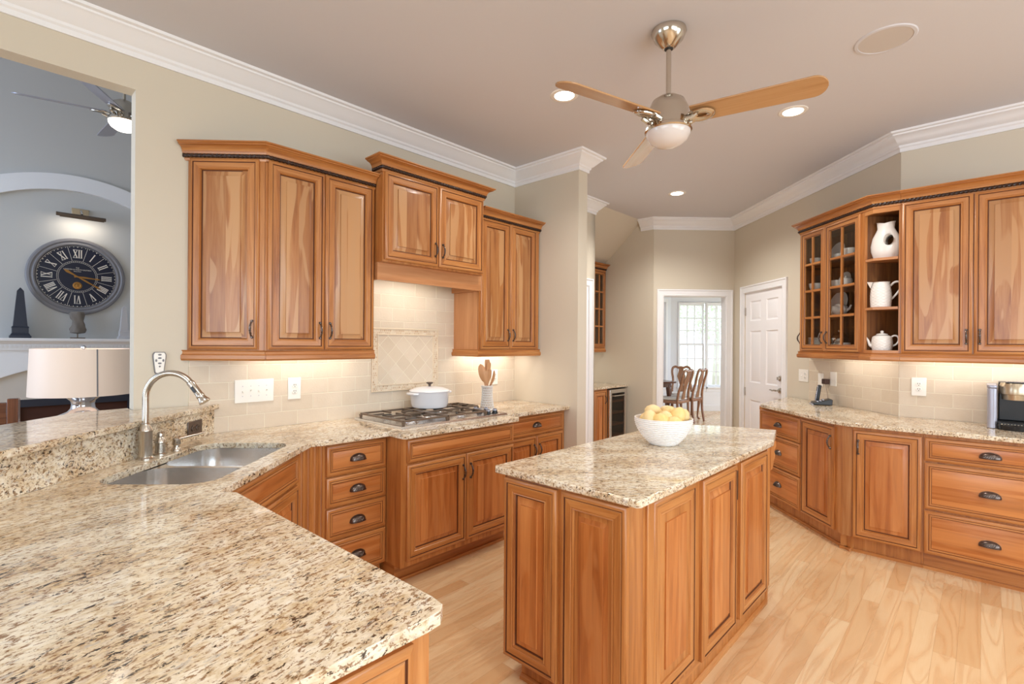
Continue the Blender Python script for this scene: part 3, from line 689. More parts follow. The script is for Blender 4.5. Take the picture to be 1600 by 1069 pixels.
# ================================================================== ISLAND (local x along a, y = -b ... built with rz 45 at a=1.575,b=-.875)
IO = Vector(xy(1.575, -.875))
def il(a, b): v = rl2 @ (Vector(xy(a, b))-IO); return (v.x, v.y)
r = thing('kitchen_island', 'free standing cherry island with raised panel ends and sides', 'island', (IO.x, IO.y, 0), 45)
foot = [(1.575, -.925), (1.625, -.875), (3.02, -.875), (3.22, -.935), (3.22, -1.48), (3.02, -1.525), (1.61, -1.525), (1.575, -1.497)]
obj('body', MB().prism([il(*p) for p in foot], .105, TOP), M['cab'], r)
pl_ = [(1.63, -.915), (1.66, -.885), (3.04, -.885), (3.25, -.945), (3.25, -1.45), (3.03, -1.49), (1.68, -1.49), (1.63, -1.45)]
mb = MB().prism([il(*p) for p in pl_], 0, .105)
path = [il(*p) for p in pl_]
o = obj('plinth', mb, M['cab'], r)
obj('plinth_moulding', MB().sweep([(0, 0), (.012, 0), (.012, .012), (.006, .018), (0, .020)], [path[i] for i in (7, 0, 1, 2, 3, 4)], .084).sweep([(0, 0), (.014, 0), (.014, .014), (.004, .022), (0, .022)], [path[i] for i in (7, 0, 1, 2, 3, 4)], 0), M['cab'], o)
# long side: one fixed panel and two doors (face -y at local y=0)
x = lambda a: a-1.575
add_door(r, x(1.70), x(2.075), .115, .868, kind='panel', y=-.006)
d1 = add_door(r, x(2.115), x(2.515), .098, .868); d2 = add_door(r, x(2.575), x(2.985), .098, .868)
for o, xx in ((d1, x(2.515)),): obj('side_pull', MB().box(xx, .004, .70, xx+.014, .014, .84), M['black'], o)
for a0, a1 in ((1.64, 1.69), (3.0, 3.05)): obj('corner_post', MB().box(x(a0), -.011, .105, x(a1), .01, TOP), M['cab'], r, bevel=.003)
# short end: two panels facing -a
e_ = bpy.data.objects.new('end_panelling', None); COL.objects.link(e_); e_.parent = r; e_.location = (0, 0, 0); e_.rotation_euler = (0, 0, -pi/2)
# local x of this frame = +b
add_door(e_, -.622, -.337, .112, .872, kind='panel', y=-.020); add_door(e_, -.323, -.030, .06, .872, kind='panel', y=-.012)
for ch in list(e_.children):
    ch.parent = r; ch.rotation_euler = (0, 0, -pi/2); ch.location = (ch.location[1], 0, 0)
bpy.data.objects.remove(e_)
# scroll corbel at the far corner
mb = MB(); pts = [(0, .0), (.05, 0), (.055, -.03), (.035, -.055), (.045, -.085), (.03, -.12), (.022, -.16), (.0, -.17)]
mb.prism_xz(pts, -.02, .02); obj('corbel', mb, M['cab'], r, loc=(x(3.19), .045, TOP), rz=-17)
isl = [xy(1.545, -.857), xy(1.558, -.845), xy(3.04, -.845), xy(3.46, -.945), xy(3.36, -1.27), xy(3.20, -1.552), xy(1.56, -1.552), xy(1.545, -1.535)]
T(obj('island_countertop', MB().prism(isl, TOP+.001, .914), M['granite2'], bevel=.005), 'speckled granite slab on top of the island under the fruit bowl', 'countertop')

# ================================================================== RIGHT SIDE BASE CABINETS
FX, FA = 2.465, 4.205
CBY = FA*S2-FX           # bend of the face line on X=FX
r = thing('drawer_cabinet', 'three drawer base cabinet at the far end of the right hand counter', 'cabinet', (FX, 4.574, 0), -90)
Wd = .625
obj('body', MB().prism([(0, 0), (Wd, 0), (Wd, .60), (-.60, .60)], .115, TOP), M['cab'], r)
obj('toe_kick', MB().prism([(.04, .05), (Wd, .05), (Wd, .58), (-.50, .58)], 0, .115), M['cab'], r)
obj('shoe_moulding', MB().box(.03, .036, 0, Wd, .05, .020, 'x'), M['cab'], r)
for z0, z1 in ((.662, .862), (.392, .655), (.118, .382)): add_door(r, .005, Wd-.004, z0, z1, kind='drawer', handle='cup')
mb = MB(); mb.prism_xz([(0, .0), (-.04, 0), (-.045, -.03), (-.028, -.055), (-.036, -.085), (-.024, -.12), (-.016, -.16), (0, -.17)], .0, .03); obj('corbel', mb, M['cab'], r, loc=(-.005, .01, TOP))
r = thing('base_cabinet', 'narrow one door base cabinet beside the far drawers on the right', 'cabinet', (FX, 4.574-Wd, 0), -90)
W2 = 4.574-Wd-CBY
obj('body', MB().prism([(0, 0), (W2, 0), (W2-.11, .26), (W2-.11, .60), (0, .60)], .115, TOP), M['cab'], r)
obj('toe_kick', MB().prism([(0, .05), (W2+.018, .05), (W2, .1), (W2, .3), (0, .58)], 0, .115), M['cab'], r)
obj('shoe_moulding', MB().box(0, .036, 0, W2+.022, .05, .020, 'x'), M['cab'], r)
add_door(r, .004, .395, .118, .862, handle=('r', 't'))
Pb = ((FX, CBY)); bb = (FX-CBY)/S2
r = thing('base_cabinet', 'single door base cabinet at the bend of the right hand counter', 'cabinet', (*Pb, 0), -45)
W3 = -.277-bb
obj('body', MB().prism([(0, 0), (W3, 0), (W3, .60), (.30, .60)], .115, TOP), M['cab'], r)
obj('toe_kick', MB().prism([(-.018, .05), (W3, .05), (W3, .55), (.3, .55)], 0, .115), M['cab'], r)
obj('shoe_moulding', MB().box(-.022, .036, 0, W3, .05, .020, 'x'), M['cab'], r)
obj('filler', MB().box(.002, -.006, .115, -.655-bb-.006, .0, TOP), M['panel'], r)
add_door(r, -.655-bb, -.285-bb, .118, .862, handle=('l', 't'))
r = thing('drawer_cabinet', 'wide three drawer base cabinet under the coffee maker', 'cabinet', (*xy(FA, -.276), 0), -45)
Wd = .625
obj('body', MB().box(0, 0, .115, Wd, .60, TOP), M['cab'], r); obj('toe_kick', MB().box(0, .05, 0, Wd, .55, .115, 'x'), M['cab'], r)
obj('shoe_moulding', MB().box(0, .036, 0, Wd, .05, .020, 'x'), M['cab'], r)
for z0, z1 in ((.712, .862), (.405, .700), (.118, .393)): add_door(r, .006, Wd-.006, z0, z1, kind='drawer', handle='cup')
cy = 4.162*S2-2.412
rc = [(2.425, 4.515), (2.412, 4.49)]+[(2.412, cy+.16), (2.4165, cy+.075), (2.438, cy-.01), (2.478, cy-.075), (2.412+.113, cy-.113)]+[xy(4.162, .36), xy(B-.010, .36), xy(B-.010, -.4725), (CX-.010, 3.752), (CX-.010, 5.17)]
T(obj('granite_countertop', MB().prism(rc, TOP+.001, .914), M['granite'], bevel=.005), 'granite counter on the right carrying the telephone and coffee maker', 'countertop')

# ================================================================== RIGHT SIDE WALL CABINETS
UX, UA = 2.78, 4.525
UBY = UA*S2-UX; ub = (UX-UBY)/S2
r = thing('china_cabinet', 'wall cabinet with two glass doors showing white china', 'cabinet', (UX, 4.50, ZB), -90)
Wd = .772; H = ZT-ZB
mb = MB()
for z0, z1 in ((0, .02), (H-.03, H)): mb.prism([(0, 0), (Wd, 0), (Wd, .308), (-.30, .308)], z0, z1, (1, 0, 0))
mb.box(Wd-.016, 0, .02, Wd, .308, H-.03); mb.box(0, .296, .02, Wd-.016, .308, H-.03); mb.prism([(-.004, 0), (.016, 0), (.016, .296), (-.29, .308)], .02, H-.03)
obj('body', mb, M['inside'], r)
rows = [.006+.056+(1.05-.112)*k/4 for k in range(5)]
for k in (1, 2, 3): obj('shelf', MB().box(.017, .03, rows[k]-.008, Wd-.017, .295, rows[k]+.008, 'x'), M['inside'], r)
obj('face_frame', MB().box(0, -.002, 0, .04, .018, H).box(.352, -.002, 0, .378, .018, H).box(Wd-.03, -.002, 0, Wd, .018, H).box(.04, -.002, 1.045, Wd-.03, .018, H, 'x'), M['cab'], r)
add_door(r, .035, .362, .006, 1.056, kind='glass', handle=('r', 'b')); add_door(r, .366, .768, .006, 1.056, kind='glass', handle=('l', 'b'))
e = obj('door', MB().rings(.02, .006, .40, 1.056, door_prof(), 0), CAB, r, loc=(-.29-.008, .290, 0), rz=-45); hang(PULL, 'handle', e, (.37, .0, .12))
add_crown(r, [(-.30, .30), (0, 0), (Wd+.002, 0)], CRZ-ZB); add_rail(r, [(-.30, .30), (0, 0), (Wd, 0)], -.056)
CH = r
# corner open shelves (plan coordinates)
O0 = Vector((UX, 3.7275)); lo = lambda x_, y_: (x_-O0.x, y_-O0.y)
r = thing('open_shelf_cabinet', 'open shelf cabinet at the bend holding three white pitchers', 'cabinet', (O0.x, O0.y, ZB), 0)
pB = xy(UA, -.432); pW = xy(B-.002, -.432); pC = xy(B-.002, -.4625); 
full = [lo(UX, 3.7275), lo(UX, UBY), lo(*pB), lo(*pW), lo(CX-.002, 3.75), lo(CX-.002, 3.7275)]
inn = [lo(UX+.004, 3.726), lo(UX+.004, UBY+.004), lo(*xy(UA+.006, -.434)), lo(*xy(B-.012, -.434)), lo(CX-.012, 3.75), lo(CX-.012, 3.726)]
for z in (.0, H-.10): pass
mb = MB().prism(full, 0, .018, (0, 1, 0)).prism(full, H-.035, H, (0, 1, 0))
mb.prism([lo(UX+.02, 3.7275), lo(CX-.002, 3.7275), lo(CX-.002, 3.715), lo(UX+.02, 3.715)], .018, H-.035)
mb.prism([lo(*xy(UA+.02, -.432)), lo(*pW), lo(*xy(B-.002, -.441)), lo(*xy(UA+.02, -.441))], .018, H-.035)
mb.prism([lo(CX-.012, 3.715), lo(CX-.002, 3.715), lo(CX-.002, 3.745), lo(*xy(B-.002, -.445)), lo(*xy(B-.012, -.445)), lo(CX-.012, 3.742)], .018, H-.035)
obj('body', mb, M['inside'], r)
mb = MB().prism([lo(UX-.002, 3.7275), lo(UX+.018, 3.7275), lo(UX+.018, 3.700), lo(UX-.002, 3.700)], .0, H)
mb.prism([lo(*xy(UA-.002, -.432)), lo(*xy(UA+.018, -.432)), lo(*xy(UA+.018, -.442)), lo(*xy(UA-.002, -.442))], 0, H)
for z0, z1 in ((0, .022), (1.028, H)): mb.prism([lo(UX-.002, 3.700), lo(UX-.002, UBY), lo(*xy(UA-.002, -.442)), lo(*xy(UA+.016, -.442)), lo(UX+.016, UBY+.008), lo(UX+.016, 3.700)], z0, z1, (0, 1, 0))
obj('face_frame', mb, M['cab'], r)
shz = (2.094-ZB, 1.733-ZB)
for z in shz: obj('shelf', MB().prism([lo(UX+.002, 3.716), lo(UX+.002, UBY+.002), lo(*xy(UA+.003, -.446)), lo(*xy(B-.013, -.446)), lo(CX-.013, 3.74), lo(CX-.013, 3.716)], z-.018, z, (0, 1, 0)), M['side'], r)
pth = [lo(UX, 3.7275), lo(UX, UBY), lo(*pB)]
add_crown(r, pth, CRZ-ZB); add_rail(r, pth, -.056)
# two door cabinet by the frame edge
r = thing('wall_cabinet', 'two door wall cabinet above the coffee maker', 'cabinet', (*xy(UA, -.431), ZB), -45)
Wd = .79
obj('body', MB().box(0, 0, 0, Wd, .308, H), M['cab'], r)
add_door(r, .006, .380, .003, 1.070, handle=('r', 'b')); add_door(r, .386, .770, .003, 1.070, handle=('l', 'b'))
add_crown(r, [(0, 0), (Wd, 0)], CRZ-ZB); add_rail(r, [(0, 0), (Wd, 0)], -.056)
undercab((2.93, 4.05, 1.385), (3.05, 4.05, .95), .6, 2.0)
undercab(pa(4.69, -.02, 1.385), pa(4.80, -.02, .95), .7, 2.6)

# ================================================================== BAR NICHE
r = thing('glass_wall_cabinet', 'glass door wall cabinet in the bar niche holding wine glasses', 'cabinet', (*xy(5.0, -3.80), ZB), 45)
Wd = .935; mb = MB()
mb.box(0, 0, 0, Wd, .31, .02, 'x').box(0, 0, 1.04, Wd, .31, 1.068, 'x').box(0, 0, .02, .016, .31, 1.04).box(Wd-.016, 0, .02, Wd, .31, 1.04).box(.016, .3, .02, Wd-.016, .31, 1.04)
obj('body', mb, M['inside'], r)
for k in (1, 2, 3): obj('shelf', MB().box(.017, .03, .006+.056+.938*k/4-.006, Wd-.017, .3, .006+.056+.938*k/4+.006, 'x'), M['inside'], r)
NC = r
for k in range(3): add_door(r, .008+k*.308, .008+k*.308+.304, .006, 1.05, kind='glass', handle=('l', 'b') if k == 1 else None)
add_crown(r, [(0, 0), (Wd, 0), (Wd, .10)], 1.05); add_rail(r, [(0, 0), (Wd, 0)], -.056)
undercab(pa(5.5, -3.98, 1.385), pa(5.5, -4.03, .9), .6, 1.6)
r = thing('base_cabinet', 'one door base cabinet beside the wine cooler in the bar niche', 'cabinet', (*xy(4.90, -3.475), 0), 45)
obj('body', MB().box(0, 0, .1, .60, .58, TOP), M['cab'], r); mb = MB(); mb.box(0, .06, 0, .60, .5, .1); obj('toe_kick', mb, M['cab'], r)
add_door(r, .02, .285, .12, .865, handle=('l', 't')); add_door(r, .29, .555, .12, .865, handle=('r', 't'))
r = thing('wine_cooler', 'under counter wine cooler with a smoked glass steel framed door', 'wine cooler', (*xy(5.505, -3.475), 0), 45)
Wd = .43
obj('cabinet', MB().box(0, .0, .08, .02, .56, .87).box(Wd-.02, 0, .08, Wd, .56, .87).box(0, 0, .08, Wd, .56, .10).box(0, 0, .85, Wd, .56, .87).box(0, .54, .08, Wd, .56, .87).box(0, .05, 0, Wd, .5, .08), M['black'], r)
for z in (.25, .40, .55, .70): obj('rack', MB().box(.02, .02, z, Wd-.02, .45, z+.012).box(.02, .0, z-.004, Wd-.02, .018, z+.022), M['side'], r)
o = obj('door_frame', MB().rings(0.004, .085, Wd-.004, .866, [(0, .0, 0), (0, -.032, 0), (.003, -.035, 0), (.045, -.035, 0), (.048, -.03, 0), (.048, 0, 0)], None), M['steel'], r)
obj('glass_pane', MB().box(.052, -.020, .133, Wd-.052, -.014, .818), M['smoke'], o)
obj('bar_handle', MB().tube([(.05, -.065, .79), (Wd-.05, -.065, .79)], .007, 10).tube([(.06, -.035, .79), (.06, -.065, .79)], .005, 8).tube([(Wd-.06, -.035, .79), (Wd-.06, -.065, .79)], .005, 8), M['steel'], o)
T(obj('granite_countertop', MB().prism([xy(4.865, -3.445), xy(5.955, -3.445), xy(5.955, -4.115), xy(4.865, -4.115)], TOP+.001, .914), M['granite'], bevel=.004), 'small granite counter over the wine cooler in the bar niche', 'countertop')
# wine glasses in niche cabinet
mb = MB().lathe([(0, 0), (.032, 0), (.032, .003), (.006, .008), (.004, .07), (.012, .085), (.034, .115), (.036, .14), (.030, .17), (.028, .17), (.034, .14), (.032, .117), (.0, .088)], 16)
GL = obj('wine_glass', mb, M['clear']).data; n = 0
bpy.data.objects.remove(bpy.data.objects['wine_glass'])
places = ['lowest', 'second lowest', 'second highest', 'topmost']
for k in range(4):
    for i, lx in enumerate((.70, .83)):
        z = ZB+(.022 if k == 0 else .062+.938*k/4+.0065); q = Vector(xy(5.0, -3.80)); rot = Matrix.Rotation(pi/4, 2); p = q+rot @ Vector((lx, .15))
        g = bpy.data.objects.new('wine_glass', GL); COL.objects.link(g); g.location = (p.x, p.y, z)
        T(g, 'clear stemmed wine glass on the %s shelf behind the niche cabinet door, %s' % (places[k], ('left one', 'right one')[i]), 'wine glass', 'wine glasses in the bar niche')

# ================================================================== CEILING
def downlight(x_, y_, label):
    r = thing('recessed_light', label, 'ceiling light', (x_, y_, CEIL), 0, 'recessed ceiling lights')
    obj('trim_ring', MB().lathe([(.062, -.001), (.066, -.006), (.088, -.004), (.092, 0), (.062, 0)], 32), M['trimring'], r)
    obj('lens', MB().lathe([(0, -.0035), (.063, -.0035), (.063, -.0005), (0, -.0005)], 32), M['lens'], r)
    l = bpy.data.lights.new('downlight', 'SPOT'); l.energy = 76 if y_ < 5 else 150; l.color = (1, .97, .91); l.spot_size = radians(148); l.spot_blend = .7; l.shadow_soft_size = .06
    o = bpy.data.objects.new('downlight', l); COL.objects.link(o); o.location = (x_, y_, CEIL-.03)
downlight(.441, 3.261, 'lit recessed ceiling light at the tip of the left fan blade')
downlight(2.047, 3.411, 'lit recessed ceiling light under the right fan blade')
downlight(1.933, 5.31, 'lit recessed ceiling light nearest the dining doorway')
for p in ((-.9, 1.3), (.9, .6), (-.3, -1.2), (2.6, 1.2), (1.3, -1.6)):
    l = bpy.data.lights.new('downlight', 'SPOT'); l.energy = 66; l.color = (1, .97, .91); l.spot_size = radians(148); l.spot_blend = .7; l.shadow_soft_size = .06
    o = bpy.data.objects.new('downlight', l); COL.objects.link(o); o.location = (*p, CEIL-.03)
r = thing('ceiling_speaker', 'round cream in-ceiling speaker grille right of the fan', 'speaker', (2.048, 2.592, CEIL))
obj('rim', MB().lathe([(.118, -.001), (.120, -.006), (.134, -.005), (.138, 0), (.118, 0)], 48), M['ceil'], r); obj('grille', MB().lathe([(0, -.004), (.1185, -.004), (.1185, -.0005), (0, -.0005)], 48), M['speaker'], r)
def fan(loc, zc, zr, azs, bl, mats, lens, name_label, lit=None, group=None, pitch=-16, bw=(.060, .067), s=1.0):
    """zc ceiling height, zr = height of the blade plane"""
    r = thing('ceiling_fan', name_label, 'ceiling fan', (loc[0], loc[1], zr))
    ch = zc-zr
    obj('canopy', MB().lathe([(0, ch), (.086*s, ch), (.088*s, ch-.012), (.074*s, ch-.045), (.034*s, ch-.088), (.022*s, ch-.095), (0, ch-.095)], 32), mats[0], r)
    obj('canopy_ring', MB().lathe([(.013, ch-.098), (.022, ch-.098), (.024, ch-.088), (.013, ch-.088)], 20), M['black'], r)
    obj('downrod', MB().lathe([(0, ch-.09), (.0125, ch-.09), (.0125, .10), (0, .10)], 16), mats[0], r)
    obj('motor_housing', MB().lathe([(0, .125), (.018, .125), (.020, .118), (.05*s, .112), (.080*s, .092), (.098*s, .055), (.100*s, .05), (.100*s, -.035), (.104*s, -.045), (.116*s, -.052), (.118*s, -.064), (.112*s, -.070), (0, -.070)], 40), mats[0], r)
    obj('light_bowl', MB().lathe([(.110*s, -.070), (.108*s, -.085), (.092*s, -.112), (.06*s, -.134), (.03*s, -.143), (0, -.146)], 40), lens, r)
    for az in azs:
        mb = MB(); t0, t1 = .115*s, bl; N = 26; vs = []; hh = .004; pt = radians(pitch)
        ol = []
        for i in range(N+1):
            q = i/N if i < 6 else 1-((N-i)/(N-6.0))**2*(1-6/N); xx = t0+(t1-t0)*q; w_ = bw[0]+(bw[1]-bw[0])*q
            if q > .9: w_ *= sqrt(max(0.03, 1-((q-.9)/.1)**2))
            ol.append((xx, w_))
        poly = [(x_, w_) for x_, w_ in ol]+[(x_, -w_) for x_, w_ in ol[::-1]]
        mb.prism(poly, -hh, hh, (1, 0, 0))
        mb.v = [(x_, y_*cos(pt)-z_*sin(pt), y_*sin(pt)+z_*cos(pt)) for x_, y_, z_ in mb.v]
        o = obj('blade', mb, mats[1], r, rz=az, bevel=.002)
        bk = MB(); ring = [(.160*s+.050*s*cos(t_), .030*s*sin(t_)) for t_ in [2*pi*i/20 for i in range(20)]]
        bk.tube([(x_, y_*cos(pt), y_*sin(pt)-.012) for x_, y_ in ring], .019*s, 10, closed=True, flat=.55)
        bk.tube([(.09*s, .035*s, -.03), (.12*s, .03*s, -.02), (.15*s, .034*s, -.012)], .012*s, 8).tube([(.09*s, -.03*s, -.03), (.12*s, -.03*s, -.03), (.15*s, -.034*s, -.018)], .012*s, 8)
        obj('blade_bracket', bk, mats[0], o)
    return r
fan((.885, 2.566), CEIL, 2.608, (-33.5, 90.5, 209), .70, (M['fanmetal'], M['blade']), M['lampglass'], 'brushed nickel ceiling fan with three wooden blades over the island')
fan(xy(.86, -5.35), 4.7, 3.375, (-150, -78, -6, 66, 138), .70, (M['nickel'], M['silver']), M['fanlens'], 'lit silver ceiling fan seen through the family room opening')
# ================================================================== SINK AND FAUCET
r = thing('kitchen_sink', 'undermount stainless double bowl sink set in the angled counter', 'sink', (-1.285, 2.30, .883))
def bowlmesh(x0, y0, x1, y1, dep, rad):
    mb = MB(); n = 6; lev = [(0, 0), (0, -dep*.15), (.004, -dep*.8), (.03, -dep*.96), (.06, -dep)]; vs = []; L = None
    for ins, z in lev:
        q = rrect(x0+ins, y0+ins, x1-ins, y1-ins, max(rad-ins*.3, .02), n); L = len(q); vs += [(p[0], p[1], z) for p in q]
    fs = [(j*L+i, j*L+(i+1) % L, (j+1)*L+(i+1) % L, (j+1)*L+i) for j in range(len(lev)-1) for i in range(L)]
    fs.append(tuple((len(lev)-1)*L+i for i in range(L)))
    return mb.add(vs, fs)
for y0, y1, dp in ((-.405, -.020, .20), (.012, .398, .18)):
    o = obj('bowl', bowlmesh(-.232, y0, .222, y1, dp, .09), M['steel'], r, ang=50)
    obj('drain', MB().lathe([(0, -.003), (.03, -.003), (.034, 0), (.040, .002), (.044, 0)], 24, c=(-.02, (y0+y1)/2, -dp+.003)), M['chrome'], o)
hl = [rrect(-.232, y0, .222, y1, .09, 6) for y0, y1 in ((-.405, -.020), (.012, .398))]
outer = rrect(-.25, -.42, .24, .415, .11, 6)
al = outer+hl[0]+hl[1]; tr = tessellate_polygon([[Vector((*p, 0)) for p in q] for q in (outer, hl[0], hl[1])])
mb = MB().add([(p[0], p[1], -.0005) for p in al], [tuple(t_) for t_ in tr]); obj('rim', mb, M['steel'], r)
r = thing('kitchen_faucet', 'tall brushed nickel gooseneck faucet with a pull down spray head', 'faucet', (-1.572, 2.318, .9145))
obj('base', MB().lathe([(0, 0), (.036, 0), (.036, .004), (.029, .010), (.0275, .012), (.0275, .118), (.031, .124), (.031, .130), (.018, .150), (.0165, .155), (0, .155)], 28), M['nickel'], r)
R_ = .110; zc_ = .277
pts = [(0, 0, .15), (0, 0, .2), (0, 0, .24)]+[(R_-R_*cos(radians(t_)), 0, zc_+R_*sin(radians(t_))) for t_ in range(0, 146, 7)]
obj('spout', MB().tube(pts, .0135, 14), M['nickel'], r)
hd = MB().lathe([(0, 0), (.0150, 0), (.0165, .006), (.0155, .012), (.0155, .07), (.018, .074), (.018, .082), (.0165, .086), (.020, .098), (.0245, .108), (.024, .112), (0, .110)], 20)
t_ = radians(143); dx_, dz_ = sin(t_), cos(t_)
ex, ez = R_-R_*cos(t_), zc_+R_*sin(t_); ax = Vector((dx_, 0, dz_)).normalized()
side = Vector((0, 1, 0)); up_ = ax.cross(side)
hd.v = [tuple(Vector((ex, 0, ez))+side*x_+up_*y_+ax*(z_-.004)) for x_, y_, z_ in hd.v]
o = obj('spray_head', hd, M['nickel'], r)
bt = MB().box(-.006, -.019, .022, .006, -.0145, .05); bt.v = [tuple(Vector((ex, 0, ez))+side*y_+up_*x_*1+ax*z_) for x_, y_, z_ in bt.v]; obj('spray_button', bt, M['black'], o)
obj('spout_collar', MB().lathe([(.0135, 0), (.017, .003), (.017, .007), (.0135, .01)], 16, c=(0, 0, .152)), M['nickel'], r)
r = thing('air_gap', 'short domed brushed nickel cap just right of the faucet', 'soap dispenser', (-1.567, 2.412, .9145))
obj('body', MB().lathe([(0, 0), (.027, 0), (.027, .004), (.0215, .008), (.021, .052), (.026, .056), (.026, .060), (.019, .074), (.0155, .080), (.0165, .09), (.015, .098), (.008, .104), (0, .105)], 24), M['nickel'], r)
r = thing('faucet_handle', 'small nickel valve with a long thin lever in front of the bronze outlet', 'faucet handle', (-1.545, 2.497, .9145))
obj('base', MB().lathe([(0, 0), (.024, 0), (.023, .006), (.015, .016), (.0145, .026), (.0185, .032), (.0185, .056), (.014, .061), (0, .062)], 24), M['nickel'], r)
obj('lever', MB().tube([(0, 0, .055), (.02, .04, .058), (.045, .10, .062), (.06, .135, .066)], [.007, .006, .005, .004], 8), M['nickel'], r)
# ================================================================== WALL PLATES
def outlet_bits(r, cx, cz, m, horiz=False):
    for s_ in (-1, 1):
        ox, oz = (cx+s_*.0195, cz) if horiz else (cx, cz+s_*.0195)
        o = MB().lathe([(0, -.0105), (.0155, -.0105), (.0168, -.009), (.0168, -.005)], 20); o.v = [(ox+x_, z_, oz+y_) for x_, y_, z_ in o.v]
        q = obj('receptacle', o, m, r); 
        obj('slot', MB().box(ox-.0075, -.0114, oz-.001, ox-.0045, -.0104, oz+.009).box(ox+.0045, -.0114, oz-.001, ox+.0075, -.0104, oz+.009).box(ox-.0025, -.0114, oz-.011, ox+.0025, -.0104, oz-.006), M['hole'], q)
def plate(name, label, loc, rz, w_, h_, m=None, toggles=0, outlets=(), cat='outlet', horiz=False, blank=False):
    r = thing(name, label, cat, loc, rz); m = m or M['plate']
    obj('cover_plate', MB().box(-w_/2, -.0065, -h_/2, w_/2, 0, h_/2), m, r, bevel=.0028)
    for k in range(toggles):
        cx_ = (k-(toggles-1)/2)*.046-(.023 if outlets else 0)
        q = MB().box(cx_-.005, -.0075, -.012, cx_+.005, -.006, .012); o = obj('toggle', q, m, r)
        up = k % 2 == 1 or k == 3
        lv = MB().tube([(cx_, -.006, 0), (cx_, -.019, .010 if up else -.008)], [.0042, .0036], 8); obj('lever', lv, m, o)
        obj('screw', MB().box(cx_-.002, -.0072, .028, cx_+.002, -.0062, .032).box(cx_-.002, -.0072, -.032, cx_+.002, -.0062, -.028), M['silver'], o)
    for cx_ in outlets: outlet_bits(r, cx_, 0, m, horiz)
    return r
TW = A+.0085
plate('switch_plate', 'white four gang toggle switch plate on the tile left of the outlet', (*xy(1.168, TW), 1.147), 45, .226, .139, toggles=4, cat='light switch')
plate('wall_outlet', 'white double outlet on the tile beside the four gang switch plate', (*xy(1.411, TW), 1.147), 45, .084, .139, outlets=(0,))
plate('wall_outlet', 'white outlet on the tile half hidden behind the wooden spoons', (*xy(3.235, TW), 1.141), 45, .08, .135, outlets=(0,))
plate('wall_outlet', 'dark bronze outlet set sideways in the granite splash behind the sink', (-1.6195, 2.768, .978), 90, .128, .078, m=M['bronze'], outlets=(0,), horiz=True)
plate('switch_plate', 'white toggle switch and outlet plate on the painted wall beside the telephone', (CX-.0005, 4.932, 1.148), -90, .155, .122, toggles=1, outlets=(.032,), cat='light switch')
plate('wall_plate', 'ivory telephone jack plate on the tile behind the handset', (CX-.0085, 4.655, 1.126), -90, .072, .124, cat='wall plate')
ro = plate('wall_outlet', 'white outlet holding the brown power adapter', (CX-.0085, 4.478, 1.146), -90, .082, .128, outlets=())
plate('wall_outlet', 'white double outlet on the tile between telephone and coffee maker', (*xy(B-.0085, -.347), 1.146), -45, .088, .136, outlets=(0,))
r = thing('power_adapter', 'brown cube power adapter plugged in above the telephone', 'power adapter', (CX-.0155, 4.545, 1.120), -90)
obj('body', MB().box(-.026, -.046, -.026, .026, -.001, .022), mat('brown_plastic', rgb(74, 50, 42), .5), r, bevel=.005)
obj('cord', MB().tube([(0, -.024, -.028), (.015, -.02, -.09), (.045, -.03, -.16), (.075, -.026, -.194), (.105, -.03, -.2025), (.10, -.04, -.2025)], .0022, 6), mat('clear_cord', rgb(150, 130, 116), .4), r)
# telephone
r = thing('telephone', 'black cordless telephone standing in its answering machine base', 'telephone', (2.955, 4.46, .914), -112)
mb = MB().prism_xz([(-.058, 0), (.062, 0), (.062, .0)], 0, 0) if 0 else MB()
pr = [(-.075, .004), (.075, .004), (.078, .050), (.070, .056), (-.07, .022)]
mb.add([(sx_*.062, y_, z_) for sx_ in (-1, 1) for y_, z_ in pr], [(0, 1, 2, 3, 4), (9, 8, 7, 6, 5)]+[(i, 5+i, 5+(i+1) % 5, (i+1) % 5) for i in range(5)])
o = obj('base', mb, M['black'], r, bevel=.004)
obj('silver_edge', MB().box(-.066, -.083, .0, .066, -.072, .010), M['silver'], r, bevel=.003)
kp = MB()
for i in range(4):
    for j in range(3): kp.box(.008+.014*i, -.045+.022*j, .030+.0075*j, .018+.014*i, -.032+.022*j, .036+.0078*j)
obj('keypad', kp, M['silver'], o)
hs = MB().box(-.022, -.012, 0, .022, .014, .158); oo = obj('handset', hs, M['black'], r, loc=(-.034, -.028, .02), rot=(radians(-8), 0, 0), bevel=.008)
obj('handset_face', MB().box(-.017, -.0155, .012, .017, -.0115, .145).box(-.014, -.0168, .10, .014, -.0150, .135, mat=1), [M['silver'], M['black']], oo, bevel=.002)
hk = MB()
for i in range(3):
    for j in range(4): hk.box(-.012+.009*i, -.0172, .02+.014*j, -.006+.009*i, -.015, .028+.014*j)
obj('handset_keys', hk, M['black'], oo)
# fan remote on wall
r = thing('remote_control', 'white and grey fan remote in its holder above the faucet', 'remote control', (*xy(.681, A+.0005), 1.268), 45)
pg = [(-.016, 0), (.016, 0), (.021, .006), (.031, .09), (.031, .106), (.024, .119), (-.024, .119), (-.031, .106), (-.031, .09), (-.021, .006)]
obj('holder', MB().prism_xz(pg, -.014, 0), M['clockgrey'], r, bevel=.003)
obj('face', MB().prism_xz([(x_*.86, .006+z_*.92) for x_, z_ in pg], -.017, -.012), M['plate'], r, bevel=.002)
for bx, bz, bw_, bh_ in ((0, .104, .009, .005), (0, .086, .009, .005), (-.016, .073, .005, .008), (.016, .073, .005, .008), (0, .058, .009, .005), (0, .041, .005, .005)):
    q = MB().lathe([(0, -.019), (.8, -.0185), (1, -.0165)], 16); q.v = [(bx+x_*bw_, z_, bz+y_*bh_) for x_, y_, z_ in q.v]; obj('button', q, M['clockgrey'], r)
